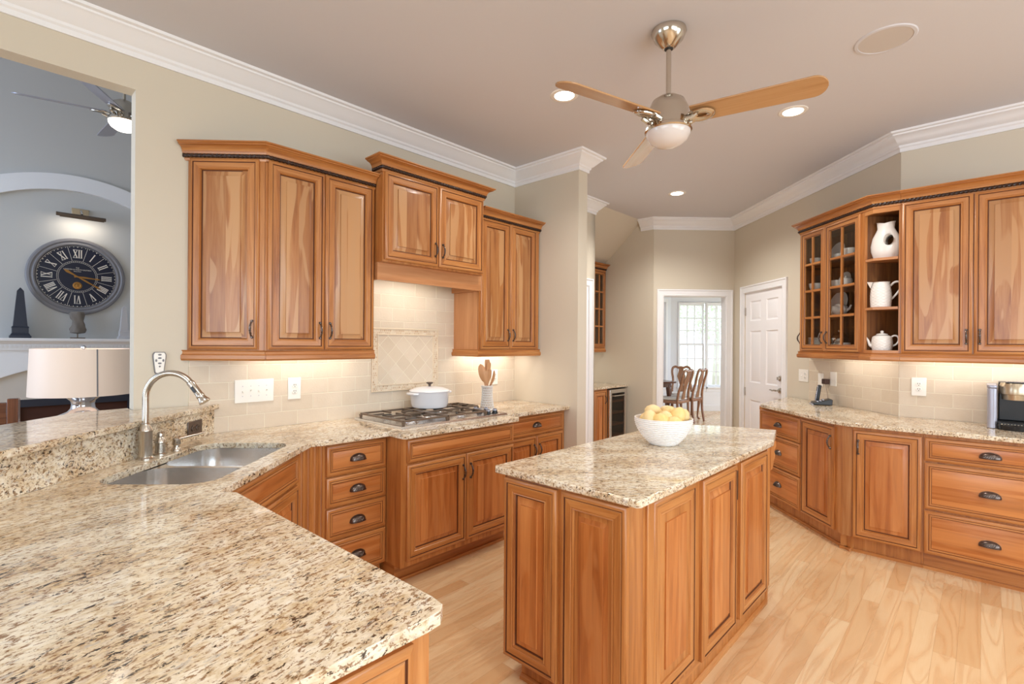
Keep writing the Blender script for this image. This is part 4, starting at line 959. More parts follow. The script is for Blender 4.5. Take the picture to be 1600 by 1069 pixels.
# ================================================================== COOKTOP
r = thing('gas_cooktop', 'stainless five burner gas cooktop set in the projecting counter', 'cooktop', (*xy(1.795, -2.600), .9145), 45)
CW_, CD = .945, .565
obj('tray', MB().rings(0, 0, CW_, CD, [(0, 0, 0), (.004, .012, 0), (.012, .014, 0), (.018, .010, 0)], 0, cm=0), M['steel'], r, ang=25)
q = bpy.data.objects['tray']; me = q.data
for v_ in me.vertices: v_.co = (v_.co.x, v_.co.z, v_.co.y)
me.update()
for bx, by, br in ((.17, .14, .040), (.17, .42, .034), (.42, .28, .052), (.62, .42, .038), (.60, .14, .034)):
    o = obj('burner', MB().lathe([(br*1.35, .0102), (br*1.3, .016), (br*1.05, .018), (br*1.02, .024), (0, .024)], 28, c=(bx, by, 0)), M['steel'], r)
    obj('burner_cap', MB().lathe([(br, .0242), (br, .030), (br*.9, .033), (0, .034)], 28, c=(bx, by, 0)), M['black'], o)
def grate(x0, y0, x1, y1, nx):
    mb = MB(); z0, z1 = .034, .046; b_ = .0055
    for yy in (y0, y1): mb.box(x0, yy-b_, z0, x1, yy+b_, z1, 'x')
    for xx in (x0, x1): mb.box(xx-b_, y0, z0, xx+b_, y1, z1, 'y')
    ym = (y0+y1)/2; mb.box(x0, ym-b_, z0, x1, ym+b_, z1, 'x')
    for k in range(nx):
        xc = x0+(x1-x0)*(k+.5)/nx
        for s_, ya, yb in ((1, y0, y0+.10), (1, ym-.085, ym+.085), (1, y1-.10, y1)): mb.box(xc-b_, ya, z0, xc+b_, yb, z1+.001, 'y')
        if k: xs_ = x0+(x1-x0)*k/nx; mb.box(xs_-b_, y0, z0, xs_+b_, y1, z1, 'y')
        for yq in ((y0+ym)/2, (y1+ym)/2):
            w2 = (x1-x0)/nx/2
            mb.box(xc-w2, yq-b_, z0, xc-w2*.42, yq+b_, z1+.001, 'x').box(xc+w2*.42, yq-b_, z0, xc+w2, yq+b_, z1+.001, 'x')
    for xx in (x0, x1):
        for yy in (y0, y1): mb.add([(xx+sx_*.009, yy+sy_*.009, .036) for sx_ in (-1, 1) for sy_ in (-1, 1)]+[(xx+sx_*.006, yy+sy_*.006, .010) for sx_ in (-1, 1) for sy_ in (-1, 1)], [(0, 1, 3, 2), (4, 6, 7, 5), (0, 4, 5, 1), (1, 5, 7, 3), (3, 7, 6, 2), (2, 6, 4, 0)])
    return mb
obj('grate', grate(.035, .03, .385, .535, 1), M['iron'], r); obj('grate', grate(.395, .03, .745, .535, 1), M['iron'], r)
obj('grate', grate(.755, .30, .915, .535, 1), M['iron'], r)
for kx, ky in ((.80, .06), (.80, .155), (.87, .06), (.87, .155), (.835, .235)):
    o = obj('knob', MB().lathe([(.026, .0102), (.026, .014), (.020, .016), (.018, .034), (.016, .038), (0, .038)], 20, c=(kx, ky, 0)), M['black'], r)
    obj('knob_cap', MB().lathe([(.0182, .028), (.0182, .0345), (.0165, .0385), (0, .0385)], 20, c=(kx, ky, .0005)).box(kx-.0035, ky-.015, .038, kx+.0035, ky+.015, .046), M['silver'], o)
# dutch oven
r = thing('dutch_oven', 'white enamel dutch oven with a lid on the back of the cooktop', 'pot', (*xy(2.352, -3.045), .9618), 45); r.scale = (1.12, 1.12, 1.03)
obj('pot_body', MB().lathe([(0, 0), (.105, 0), (.116, .006), (.124, .03), (.130, .112), (.132, .116), (.126, .116), (.120, .03), (0, .008)], 48), M['enamel'], r)
obj('lid', MB().lathe([(.134, .1165), (.136, .122), (.128, .130), (.09, .144), (.05, .151), (0, .153)], 48), M['enamel'], r)
for s_ in (-1, 1): obj('handle', MB().tube([(s_*.128, -.045, .104), (s_*.152, -.035, .107), (s_*.162, 0, .108), (s_*.152, .035, .107), (s_*.128, .045, .104)], [.008, .009, .010, .009, .008], 10), M['enamel'], r)
obj('lid_knob', MB().lathe([(.008, .152), (.009, .166), (.022, .176), (.024, .181), (.018, .184), (0, .184)], 24), M['bronze'], r)
# utensil holder and spoons
UXY = xy(2.822, -2.905)
r = thing('utensil_holder', 'waisted white lattice holder packed with wooden spoons', 'utensil holder', (*UXY, .9145))
def rad(q): return .058-.016*sin(pi*min(1, q*1.15)*.62)+(.004 if q > .96 else 0)
mb = MB()
for sg in (-1, 1):
    for k in range(24):
        mb.tube([(rad(i/12)*cos(2*pi*k/24+sg*1.3*i/12), rad(i/12)*sin(2*pi*k/24+sg*1.3*i/12), .004+.185*i/12) for i in range(13)], .0021, 5)
obj('lattice', mb, M['ceramic'], r)
obj('rim', MB().tube([(rad(1)*cos(t_*pi/12), rad(1)*sin(t_*pi/12), .190) for t_ in range(24)], .0035, 8, closed=True), M['ceramic'], r)
obj('base', MB().lathe([(0, 0), (.060, 0), (.062, .004), (.058, .008), (0, .008)], 28), M['ceramic'], r)
inn_ = mat('holder_liner', rgb(176, 140, 108), .7); obj('liner', MB().lathe([(rad(i/10)-.006, .008+.178*i/10) for i in range(11)], 24), inn_, r)
def utensil(kind, lean, az, hgt, label, tw=0):
    mb = MB(); n0 = .62*hgt
    mb.tube([(0, 0, 0), (0, 0, n0*.6), (0, 0, n0)], [.005, .0055, .006], 8)
    N = 12; vs = []; Lh = hgt-n0; wmax = {'spoon': .031, 'spatula': .026, 'paddle': .024, 'fork': .024}[kind]
    ringz = []
    for i in range(N+1):
        q = i/N; z = n0-.01+(Lh+.01)*q
        if kind == 'spoon': w_ = .006+(wmax-.006)*sin(pi*min(1, q*1.02))**.75 if q < .55 else max(.001, wmax*sqrt(max(0, 1-((q-.55)/.452)**2)))
        else: w_ = .006+(wmax-.006)*min(1, q*1.8)**1.3 if q < .9 else wmax*(1-(q-.9)*2.2)
        d_ = .0035 if kind != 'spoon' else .004
        off = -.010*sin(pi*q) if kind == 'spoon' else (.004*q)
        ringz.append([(w_*cos(t_), off+(abs(cos(t_))*.0 + d_*sin(t_)), z) for t_ in [2*pi*k/10 for k in range(10)]])
    vs = [p for rg in ringz for p in rg]
    fs = [(j*10+k, j*10+(k+1) % 10, (j+1)*10+(k+1) % 10, (j+1)*10+k) for j in range(N) for k in range(10)]+[tuple(range(10))[::-1], tuple(N*10+k for k in range(10))]
    mb.add(vs, fs)
    o = obj('wooden_'+kind, mb, M['spoon'])
    ax_ = Vector((cos(az), sin(az), 0)); b0 = Vector((*UXY, .924))-ax_*.026
    o.matrix_world = Matrix.Translation(b0) @ Matrix.Rotation(lean, 4, Vector((-ax_.y, ax_.x, 0))) @ Matrix.Rotation(tw, 4, 'Z')
    T(o, label, 'wooden spoon' if kind == 'spoon' else 'wooden spatula', 'wooden utensils in the lattice holder')
rt = radians
utensil('spoon', rt(13), rt(185), .365, 'leftmost and largest wooden spoon in the lattice holder', .1)
utensil('spatula', rt(9), rt(225), .305, 'short wooden spatula in front of the leftmost spoon', .2)
utensil('paddle', rt(3), rt(262), .392, 'tallest narrow wooden paddle in the middle of the holder', .5)
utensil('spatula', rt(7), rt(25), .370, 'wooden spatula with a slanted tip at the back right of the holder', .9)
utensil('paddle', rt(8), rt(320), .315, 'wooden spatula leaning right at the front of the holder', -.3)
utensil('spoon', rt(15), rt(5), .315, 'shortest wooden spoon leaning out to the right of the holder', 1.2)
# ================================================================== FRUIT BOWL
BX, BY = .905, 2.665
r = thing('fruit_bowl', 'white ribbed stoneware bowl full of lemons on the island', 'bowl', (BX, BY, .9145))
pr = [(0, 0), (.066, 0), (.070, .003)]
N = 130
for i in range(N+1):
    q = i/N; rb = .070+.080*(sin(q*pi/2)**.85); rb += .0026*sin(q*2*pi*13); pr.append((rb, .004+.134*q))
pr += [(.1515, .141), (.149, .1435), (.1455, .141)]+[(.066+.078*sin(q*pi/2)**.85, .012+.128*q) for q in (.95, .8, .6, .4, .2, .05)]+[(0, .012)]
obj('bowl_wall', MB().lathe(pr, 64), M['bowlw'], r, ang=60)
bpy.data.objects['bowl_wall'].name = 'bowl_body'
mb = MB().lathe([(0, -.044), (.005, -.043), (.010, -.038), (.022, -.030), (.031, -.012), (.0325, 0), (.031, .012), (.022, .030), (.012, .037), (.006, .041), (0, .042)], 28)
lem = obj('lemon', mb, M['lemon']); LM = lem.data; bpy.data.objects.remove(lem)
lems = [(-.088, -.045, .150, 40, 'lemon at the left rim of the bowl'), (-.042, .045, .170, 80, 'lemon at the top left of the pile in the bowl'), (-.043, -.085, .140, 70, 'lemon at the front left of the bowl'), (-.005, -.052, .148, 60, 'lemon tucked in the middle between the front left and pale lemons'),
        (.020, -.108, .127, 85, 'lowest lemon peeping over the front rim of the bowl'), (.055, -.062, .158, 5, 'large pale lemon at the front right of the pile'), (.035, .010, .158, 30, 'lemon just behind the large pale one'), (.045, .070, .162, 75, 'lemon at the back of the bowl under the dining chairs'),
        (.098, -.012, .148, 20, 'lemon at the right rim of the bowl'), (-.025, .0, .105, 0, None), (.045, .0, .095, 50, None), (-.08, .045, .125, 20, None), (.09, .055, .125, 30, None)]
for x_, y_, z_, tlt, lb in lems:
    o = bpy.data.objects.new('lemon', LM); COL.objects.link(o); o.location = (BX+x_, BY+y_, .9145+z_); o.rotation_euler = (radians(tlt), radians(tlt*.7+20), radians(tlt*3)); sc_ = 1.2 if lb and 'large' in lb else 1.1; o.scale = (sc_,)*3
    T(o, lb or 'lemon buried under the others in the bowl', 'lemon', 'lemons in the bowl')
# ================================================================== COFFEE MAKER
r = thing('coffee_maker', 'black and silver single cup coffee maker at the right edge', 'coffee maker', (*xy(4.50, .034), .9145), -45)
obj('body', MB().prism([(.040, .03), (.205, .03), (.205, .30), (.040, .30)], .0, .05).box(.043, .14, .05, .202, .30, .30), M['black'], r, bevel=.006)
obj('water_tank', MB().prism(rrect(-.012, .05, .037, .29, .02), .0, .262), M['silver'], r, bevel=.004); obj('tank_lid', MB().prism(rrect(-.014, .048, .038, .292, .02), .2625, .285), M['silver'], r, bevel=.006)
obj('brew_head', MB().lathe([(0, .190), (.062, .190), (.066, .225), (.0675, .226), (.078, .228), (.080, .262), (.070, .298), (.0, .300)], 32, c=(.121, .13, 0), sy=1.15), M['champ'], r)
obj('control_panel', MB().prism(rrect(.074, .055, .168, .15, .02), .2965, .306), M['black'], r, bevel=.003)
bt = MB()
for i in range(4): bt.lathe([(0, .3085), (.008, .3085), (.0095, .306)], 14, c=(.087+.0225*i, .095, 0))
obj('button', bt, M['silver'], r)
obj('drip_tray', MB().lathe([(0, .0), (.088, .0), (.092, .028), (.084, .036), (0, .034)], 32, c=(.121, .085, .0005)), M['black'], r)
gt = MB()
for i in range(9): gt.box(.054+.015*i, .02, .0345, .061+.015*i, .13, .0385)
obj('drip_grate', gt, M['champ'], r)
# ================================================================== PITCHERS ON THE OPEN SHELVES
def ribbed(prof, seg, amp, rows, cols, mesh=MB):
    """basket weave relief on a lathe profile"""
    mb = MB(); vs = []; n = len(prof)
    for j, (r_, z_) in enumerate(prof):
        for i in range(seg):
            t_ = 2*pi*i/seg; rw = z_*rows; k = int(math.floor(rw)); a_ = amp*abs(sin(pi*rw))*(.55+.45*cos(cols*t_+pi*(k % 2))) if r_ > .03 else 0
            vs.append(((r_+a_)*cos(t_), (r_+a_)*sin(t_), z_))
    fs = [(j*seg+i, j*seg+(i+1) % seg, (j+1)*seg+(i+1) % seg, (j+1)*seg+i) for j in range(n-1) for i in range(seg)]
    return mb.add(vs, fs)
sx1, sy1 = 2.900, 3.651
# top: pitcher with a hole handle
r = thing('pitcher', 'smooth white pitcher with a round hole through its body on the top open shelf', 'pitcher', (sx1, sy1, shz[0]+ZB+.0005), -52)
prf = [(0, 0), (.066, 0), (.075, .006), (.092, .06), (.094, .10), (.082, .16), (.060, .205), (.052, .225), (.054, .25), (.058, .262), (.054, .262), (.048, .23), (.05, .21), (0, .20)]
o = obj('pitcher_body', MB().lathe(prf, 40, sy=.62), M['ceramic'], r)
for v_ in o.data.vertices:
    x_, y_, z_ = v_.co
    if z_ > .24: v_.co.z += .012*max(0, -x_/.05)+.010*max(0, x_/.05)
    if x_ > 0: v_.co.x *= 1.06
cut = obj('cutter', MB().lathe([(0, -.12), (.030, -.12), (.030, .12), (0, .12)], 24), M['ceramic'])
cut.matrix_world = Matrix.Translation((sx1, sy1, shz[0]+ZB)) @ Matrix.Rotation(radians(-52), 4, 'Z') @ Matrix.Translation((.030, 0, .135)) @ Matrix.Rotation(pi/2, 4, 'X') @ Matrix.Diagonal((1, 1.35, 1, 1))
bpy.context.view_layer.update()
md = o.modifiers.new('hole', 'BOOLEAN'); md.object = cut; md.operation = 'DIFFERENCE'; md.solver = 'EXACT'
dg = bpy.context.evaluated_depsgraph_get(); nm = bpy.data.meshes.new_from_object(o.evaluated_get(dg)); o.modifiers.clear(); o.data = nm; bpy.data.objects.remove(cut)
hole_ring = MB().tube([(.030+.032*cos(t_), 0, .135+.043*sin(t_)) for t_ in [2*pi*i/28 for i in range(28)]], .010, 10, closed=True)
sl_ = MB().lathe([(1, -.056), (1, .056)], 28); sl_.v = [(.030+.030*x_, z_, .135+.0405*y_) for x_, y_, z_ in sl_.v]
obj('handle_hole', sl_, M['ceramic'], r)
def vessel_detail(r, hd, sp):
    if hd: obj('handle', MB().ctube(*hd), M['ceramic'], r)
    if sp: obj('spout', MB().ctube(*sp), M['ceramic'], r)
r = thing('pitcher', 'white basket weave pitcher with a loop handle on the middle open shelf', 'pitcher', (sx1-.034, sy1+.000, shz[1]+ZB+.0005), -38); r.scale = (.94, .94, 1.02)
pf = [(.0, 0), (.060, 0)]+[(.066+.010*sin(pi*q*.9)-.014*q, .004+.176*q) for q in [i/96 for i in range(97)]]+[(.060, .184), (.055, .184), (.056, .02), (0, .01)]
obj('pitcher_body', ribbed(pf, 120, .0024, 95, 12), M['ceramic'], r, ang=60)
vessel_detail(r, ([(.055, 0, .150), (.082, 0, .178), (.112, 0, .182), (.128, 0, .160), (.118, 0, .125), (.09, 0, .085), (.066, 0, .060)], .0075, 10), None)
obj('spout', MB().add([(-.052, -.034, .185), (-.052, .034, .185), (-.092, 0, .192), (-.066, -.016, .140), (-.066, .016, .140)], [(0, 2, 1), (0, 3, 2), (1, 2, 4), (3, 4, 2)]), M['ceramic'], r)
r = thing('teapot', 'white basket weave teapot with a lid on the bottom open shelf', 'teapot', (sx1-.021, sy1+.002, ZB+.0185), -38); r.scale = (.86, .86, 1)
pf = [(.0, 0), (.060, 0)]+[(.070+.006*sin(pi*q), .004+.096*q) for q in [i/56 for i in range(57)]]+[(.064, .106), (.045, .114), (0, .117)]
obj('teapot_body', ribbed(pf, 120, .0024, 100, 12), M['ceramic'], r, ang=60)
obj('lid', MB().lathe([(.044, .1175), (.040, .124), (.02, .129), (.008, .131), (.012, .137), (.013, .143), (.008, .149), (0, .150)], 28), M['ceramic'], r)
vessel_detail(r, ([(.062, 0, .100), (.085, 0, .112), (.108, 0, .104), (.114, 0, .078), (.100, 0, .050), (.070, 0, .034)], .007, 10), ([(-.06, 0, .028), (-.085, 0, .042), (-.098, 0, .074), (-.118, 0, .104)], [.014, .012, .009, .007], 10))
# ================================================================== CHINA BEHIND GLASS
def cpos(lx, ly, row): # china cabinet local -> world
    z = ZB+(.0205 if row == 0 else rows[row]+.0085)
    return (UX+ly, 4.50-lx, z)
mb = MB().lathe([(0, 0), (.028, 0), (.030, .003), (.042, .035), (.044, .058), (.041, .058), (.038, .03), (0, .006)], 24)
mb.tube([(.040, 0, .048), (.058, 0, .050), (.064, 0, .034), (.055, 0, .018), (.036, 0, .016)], .004, 6); _o = obj('teacup', mb, M['ceramic']); CUPM = _o.data; bpy.data.objects.remove(_o)
mb = MB().lathe([(0, 0), (.045, .001), (.05, .003), (.080, .012), (.079, .014), (.05, .006), (0, .004)], 28); _o = obj('saucer', mb, M['ceramic']); SAUC = _o.data; bpy.data.objects.remove(_o)
mb = MB().lathe([(0, 0), (.07, .0), (.075, .002), (.116, .015), (.115, .018), (.075, .007), (0, .005)], 36); _o = obj('dinner_plate', mb, M['ceramic']); PLT = _o.data; bpy.data.objects.remove(_o)
def put(mesh, name, lx, ly, row, label, cat, rz=0, tilt=None, sc_=1, dz=0, group=None):
    o = bpy.data.objects.new(name, mesh); COL.objects.link(o); x_, y_, z_ = cpos(lx, ly, row); o.scale = (sc_,)*3
    o.location = (x_, y_, z_+dz); o.rotation_euler = (0, 0, radians(rz))
    if tilt: o.rotation_euler = (0, radians(-90+tilt), 0); o.location.z += .117*sc_*cos(radians(tilt))+.001
    return T(o, label, cat, group)
put(PLT, 'dinner_plate', .139, .255, 3, 'white plate standing on edge on the top shelf behind the right glass door', 'plate', tilt=14, sc_=.85)
put(CUPM, 'teacup', .319, .13, 3, 'white teacup in front of the plate on the top shelf', 'cup', 200)
put(CUPM, 'teacup', .485, .10, 3, 'white cup at the right end of the top china shelf', 'cup', 100, sc_=1.25)
put(PLT, 'dinner_plate', .224, .26, 2, 'white plate standing on edge on the second shelf behind the sugar bowl', 'plate', tilt=14, sc_=.68)
put(CUPM, 'teacup', .298, .13, 2, 'white teacup left of the sugar bowl on the second china shelf', 'cup', 160, sc_=1.2)
put(PLT, 'dinner_plate', .169, .252, 1, 'largest white plate standing on edge on the third china shelf', 'plate', tilt=12, sc_=.98)
put(CUPM, 'teacup', .095, .075, 3, 'white cream cup on the top shelf behind the left glass door', 'cup', 60)
put(SAUC, 'saucer', .105, .17, 3, 'white saucer on the top shelf behind the left glass door', 'saucer')
put(CUPM, 'teacup', .078, .09, 2, 'low wide white cup on the second shelf behind the left glass door', 'cup', 60, sc_=1.2)
put(CUPM, 'teacup', .46, .09, 0, 'white teacup at the right end of the lowest china shelf', 'cup', 100)
for k in range(8): put(SAUC, 'saucer', .105, .10, 0, ['bottom', 'second lowest', 'third lowest', 'fourth lowest', 'fifth lowest', 'third highest', 'second highest', 'topmost'][k]+' white saucer of the stack on the lowest china shelf', 'saucer', dz=.0125*k, group='stacked saucers')
for k in range(4): put(SAUC, 'saucer', .316, .11, 0, ['bottom', 'second', 'third', 'top'][k]+' white saucer of the short stack behind the right glass door handle', 'saucer', dz=.0125*k, group='short stack of saucers')
x_, y_, z_ = cpos(.425, .12, 2); r = thing('sugar_bowl', 'white lidded sugar bowl on the second china shelf', 'sugar bowl', (x_, y_, z_))
obj('bowl_body', MB().lathe([(0, 0), (.04, 0), (.046, .01), (.05, .05), (.047, .062), (0, .062)], 24), M['ceramic'], r); obj('lid', MB().lathe([(.048, .0625), (.044, .07), (.02, .08), (.006, .083), (.009, .092), (0, .098)], 24), M['ceramic'], r)
x_, y_, z_ = cpos(.334, .135, 1); r = thing('teapot', 'round white teapot in front of the largest plate in the china cabinet', 'teapot', (x_, y_, z_), 120)
obj('teapot_body', MB().lathe([(0, 0), (.03, 0), (.05, .02), (.062, .05), (.058, .08), (.03, .1), (0, .104)], 28), M['ceramic'], r); obj('handle', MB().tube([(.05, 0, .085), (.08, 0, .08), (.085, 0, .05), (.055, 0, .03)], .006, 8), M['ceramic'], r); obj('spout', MB().tube([(-.05, 0, .04), (-.075, 0, .06), (-.088, 0, .09)], [.011, .009, .006], 8), M['ceramic'], r)
x_, y_, z_ = cpos(.241, .20, 0); r = thing('sugar_bowl', 'silver lidded bowl at the back of the lowest china shelf', 'bowl', (x_, y_, z_)); r.scale = (1.25,)*3
obj('bowl_body', MB().lathe([(0, 0), (.03, 0), (.02, .02), (.05, .05), (.055, .08), (.04, .1), (0, .1)], 24), M['chrome'], r); obj('lid', MB().lathe([(.041, .1005), (.03, .115), (.008, .124), (.01, .134), (0, .138)], 24), M['chrome'], r)
# ================================================================== FAMILY ROOM
FF = FB+.0
fam = lambda a, off=0.0: xy(a, FB+off)
# arch band on the wall (local x along a, y into wall)
mb = MB(); n = 40; vs = []
def zo(a): return 3.273-.34*(a-.775)**2*(1 if abs(a-.775) < 1.2 else 1)
def zi(a): return 3.105-.396*(a-.775)**2
aa = [-.45+2.45*i/n for i in range(n+1)]
for a in aa: vs += [(a, -.05, zo(a)), (a, -.05, zi(a)), (a, 0.0, zo(a)), (a, 0.0, zi(a))]
fs = []
for i in range(n): b0, b1 = 4*i, 4*i+4; fs += [(b0, b1, b1+1, b0+1), (b0, b0+2, b1+2, b1), (b0+1, b1+1, b1+3, b0+3)]
mb.add(vs, fs); struct('trim_11', mb, M['white'], 'broad white arch moulding over the mantel and clock', 'moulding', loc=(*fam(0), 0), rz=45)
# mantel
r = thing('fireplace_mantel', 'white fireplace mantel with a dentil band and arched frieze', 'fireplace', (*fam(.775), 0), 45)
obj('shelf', MB().sweep([(0, 1.43), (.20, 1.43), (.215, 1.436), (.22, 1.445), (.22, 1.467), (0, 1.467)], [(-1.15, 0), (1.15, 0)]), M['white'], r)
dn = MB().box(-1.1, -.14, 1.345, 1.1, 0, 1.43).sweep([(.14, 1.40), (.175, 1.425), (.18, 1.43), (.14, 1.43)], [(-1.1, 0), (1.1, 0)])
for k in range(64): dn.box(-1.09+.0343*k, -.155, 1.368, -1.072+.0343*k, -.139, 1.395)
obj('dentil_band', dn, M['white'], r)
fz = MB(); ar = [(-.82, .93)]+[(-.82+1.64*i/20, .93+.26*sin(pi*i/20)**.8) for i in range(1, 20)]+[(.82, .93)]
fz.prism_xz([(-1.08, 1.345), (-1.08, .70)]+[(-.82, .70)]+ar+[(.82, .70), (1.08, .70), (1.08, 1.345)], -.10, -.001); obj('frieze', fz, M['white'], r)
obj('leg', MB().box(-1.08, -.10, 0, -.82, -.001, .70), M['white'], r); obj('leg', MB().box(.82, -.10, 0, 1.08, -.001, .70), M['white'], r)
obj('surround', MB().prism_xz([(-.815, 0), (-.815, 1.2), (.815, 1.2), (.815, 0), (.50, 0), (.50, .82), (-.50, .82), (-.50, 0)], -.06, -.0015), M['marble'], r)
obj('firebox', MB().box(-.5, -.020, 0, .5, -.002, .82), M['firebrick'], r)
obj('firebox_frame', MB().box(-.5, -.055, .74, .5, -.03, .82, 'x').box(-.5, -.055, 0, -.46, -.03, .74).box(.46, -.055, 0, .5, -.03, .74), M['slate'], r)
# clock
CA, CZ = .778, 2.157; RR = .425
r = thing('wall_clock', 'large round grey clock with a black Roman numeral dial over the mantel', 'clock', (*fam(CA, .001), CZ), 45)
mb = MB().lathe([(0, .0), (RR, 0), (RR, .03), (RR-.012, .042), (RR-.03, .045), (RR-.042, .036), (RR-.050, .036), (RR-.060, .043), (RR-.072, .040), (RR-.080, .022), (0, .022)], 72); mb.v = [(x_, -z_, y_) for x_, y_, z_ in mb.v]
obj('frame', mb, M['clockgrey'], r)
mb = MB().lathe([(0, .026), (RR-.081, .026), (RR-.081, .0225), (0, .0225)], 72); mb.v = [(x_, -z_, y_) for x_, y_, z_ in mb.v]
dl = obj('dial', mb, M['navy'], r)
def stroke(mb, x0, z0, x1, z1, w_, rot, rad_, y=-.0268):
    d_ = Vector((x1-x0, z1-z0)).normalized(); nn = Vector((-d_.y, d_.x))*w_/2
    P = [(x0+nn.x, z0+nn.y), (x1+nn.x, z1+nn.y), (x1-nn.x, z1-nn.y), (x0-nn.x, z0-nn.y)]
    out = []
    for px, pz in P:
        pz += rad_; out.append((px*cos(rot)+pz*sin(rot), y, -px*sin(rot)+pz*cos(rot)))
    mb.add(out, [(0, 1, 2, 3)])
h2 = .044; num = MB()
def glyphs(s_):
    wd = {'I': .020, 'V': .044, 'X': .044}; tot = sum(wd[c] for c in s_); xx = -tot/2; L = []
    for c in s_:
        w_ = wd[c]; xc = xx+w_/2
        if c == 'I': L += [(xc, -h2, xc, h2, .0095)]
        if c == 'V': L += [(xc-.015, h2, xc, -h2, .0105), (xc+.015, h2, xc, -h2, .005)]
        if c == 'X': L += [(xc-.016, h2, xc+.016, -h2, .0105), (xc+.016, h2, xc-.016, -h2, .005)]
        for zz_ in (h2, -h2):
            if c == 'V' and zz_ < 0: continue
            L += [(xx+.002, zz_, xx+w_-.002, zz_, .004)]
        xx += w_
    return L
for k, s_ in enumerate(['XII', 'I', 'II', 'III', 'IIII', 'V', 'VI', 'VII', 'VIII', 'IX', 'X', 'XI']):
    rot = 2*pi*k/12; sq = .78 if len(s_) > 3 else 1
    for x0, z0, x1, z1, w_ in glyphs(s_): stroke(num, x0*sq, z0, x1*sq, z1, w_, rot, .255)
    stroke(num, 0, -.075, 0, .085, .003, rot+pi/12, .255)
for k in range(60):
    rot = 2*pi*k/60; stroke(num, 0, -.004, 0, .004, .006 if k % 5 else .010, rot, .330); stroke(num, 0, -.003, 0, .003, .003, rot, .168)
for rr_ in (.160, .175, .338):
    for k in range(72): stroke(num, -rr_*pi/72*1.05, 0, rr_*pi/72*1.05, 0, .002, 2*pi*k/72, rr_)
obj('numerals', num, M['numeral'], dl)
def hand(ang_, L, tail, w_, name, y):
    mb = MB(); 
    mb.prism_xz([(-.004, -tail), (-w_*1.6, -tail*.75), (-w_, -tail*.5), (-.005, 0), (-w_, L*.3), (-.005, L*.72), (-w_*1.2, L*.8), (0, L), (w_*1.2, L*.8), (.005, L*.72), (w_, L*.3), (.005, 0), (w_, -tail*.5), (w_*1.6, -tail*.75), (.004, -tail)], y-.003, y)
    obj(name, mb, M['brass'], r, rot=(0, ang_, 0))
hand(radians(122), .245, .135, .009, 'minute_hand', -.034); hand(radians(95), .205, .03, .009, 'hour_hand', -.030)
mb = MB().lathe([(0, .040), (.008, .040), (.010, .026)], 16); mb.v = [(x_, -z_, y_) for x_, y_, z_ in mb.v]; obj('hub', mb, M['brass'], r)
mb = MB().lathe([(.0, .028), (.010, .0285), (.013, .0275), (.022, .0275), (.026, .031), (.036, .031), (.040, .029), (.041, .0265)], 32); mb.v = [(x_, -z_, y_-.098) for x_, y_, z_ in mb.v]; obj('subdial', mb, M['brass'], r)
def text(s_, size, parent, loc, m, rot=(pi/2, 0, 0), name='lettering', ext_=.0005):
    c = bpy.data.curves.new('t', 'FONT'); c.body = s_; c.size = size; c.align_x = 'CENTER'; c.align_y = 'CENTER'; c.extrude = ext_
    o = bpy.data.objects.new('t', c); COL.objects.link(o); bpy.context.view_layer.update()
    me = bpy.data.meshes.new_from_object(o.evaluated_get(bpy.context.evaluated_depsgraph_get())); bpy.data.objects.remove(o)
    me.materials.clear(); me.materials.append(m); q = bpy.data.objects.new(name, me); COL.objects.link(q); q.parent = parent; q.location = loc; q.rotation_euler = rot
    return q
text('THE', .017, dl, (0, -.0275, .098), M['numeral']); text('LONDON & NORTH EASTERN', .0175, dl, (0, -.0275, .078), M['numeral']); text('RAILWAY', .015, dl, (0, -.0275, .058), M['numeral'])
# picture light
r = thing('picture_light', 'brass and bronze picture light on the wall above the clock', 'wall lamp', (*fam(.80, .001), 2.885), 45)
obj('back_plate', MB().box(-.075, -.018, -.035, .075, 0, .035), M['champ'], r, bevel=.003)
obj('arm', MB().tube([(0, -.01, 0), (0, -.05, .01), (0, -.10, -.01), (0, -.14, -.05)], .010, 10), M['chrome'], r)
obj('lamp_tube', MB().tube([(-.215, -.15, -.075), (.205, -.15, -.075)], .020, 14).tube([(-.185, -.15, -.088), (.19, -.15, -.088)], .016, 12), mat('antique_nickel', rgb(120, 108, 98), .3, .9), r)
l = bpy.data.lights.new('picture_light', 'AREA'); l.shape = 'RECTANGLE'; l.size = .34; l.size_y = .02; l.energy = 1.7; l.color = (1, .88, .72)
o = bpy.data.objects.new('picture_light', l); COL.objects.link(o); o.location = pa(.80, FB+.165, 2.775); o.rotation_euler = (Vector(pa(.80, FB, 2.45))-o.location).to_track_quat('-Z', 'Y').to_euler()
# mantel ornaments
def obelisk(a, off, s, label, m):
    r = thing('obelisk', label, 'ornament', (*fam(a, off), 1.4675), 45)
    q = MB()
    def fr(z0, w0, z1, w1): q.add([(x_*w0, y_*w0, z0) for x_, y_ in ((-1, -1), (1, -1), (1, 1), (-1, 1))]+[(x_*w1, y_*w1, z1) for x_, y_ in ((-1, -1), (1, -1), (1, 1), (-1, 1))], [(0, 3, 2, 1), (4, 5, 6, 7)]+[(i, (i+1) % 4, 4+(i+1) % 4, 4+i) for i in range(4)])
    fr(0, .083*s, .025*s, .083*s); fr(.025*s, .078*s, .05*s, .066*s); fr(.05*s, .063*s, .11*s, .063*s); fr(.11*s, .068*s, .125*s, .060*s); obj('base', q, m, r)
    q = MB(); 
    fr(.125*s, .055*s, .50*s, .026*s); fr(.50*s, .026*s, .535*s, .002); obj('shaft', q, m, r)
obelisk(.318, .11, .98, 'dark slate obelisk on the left of the mantel', M['slate'])
obelisk(1.185, .11, .72, 'pale stone obelisk half hidden at the right of the mantel', M['palestone'])
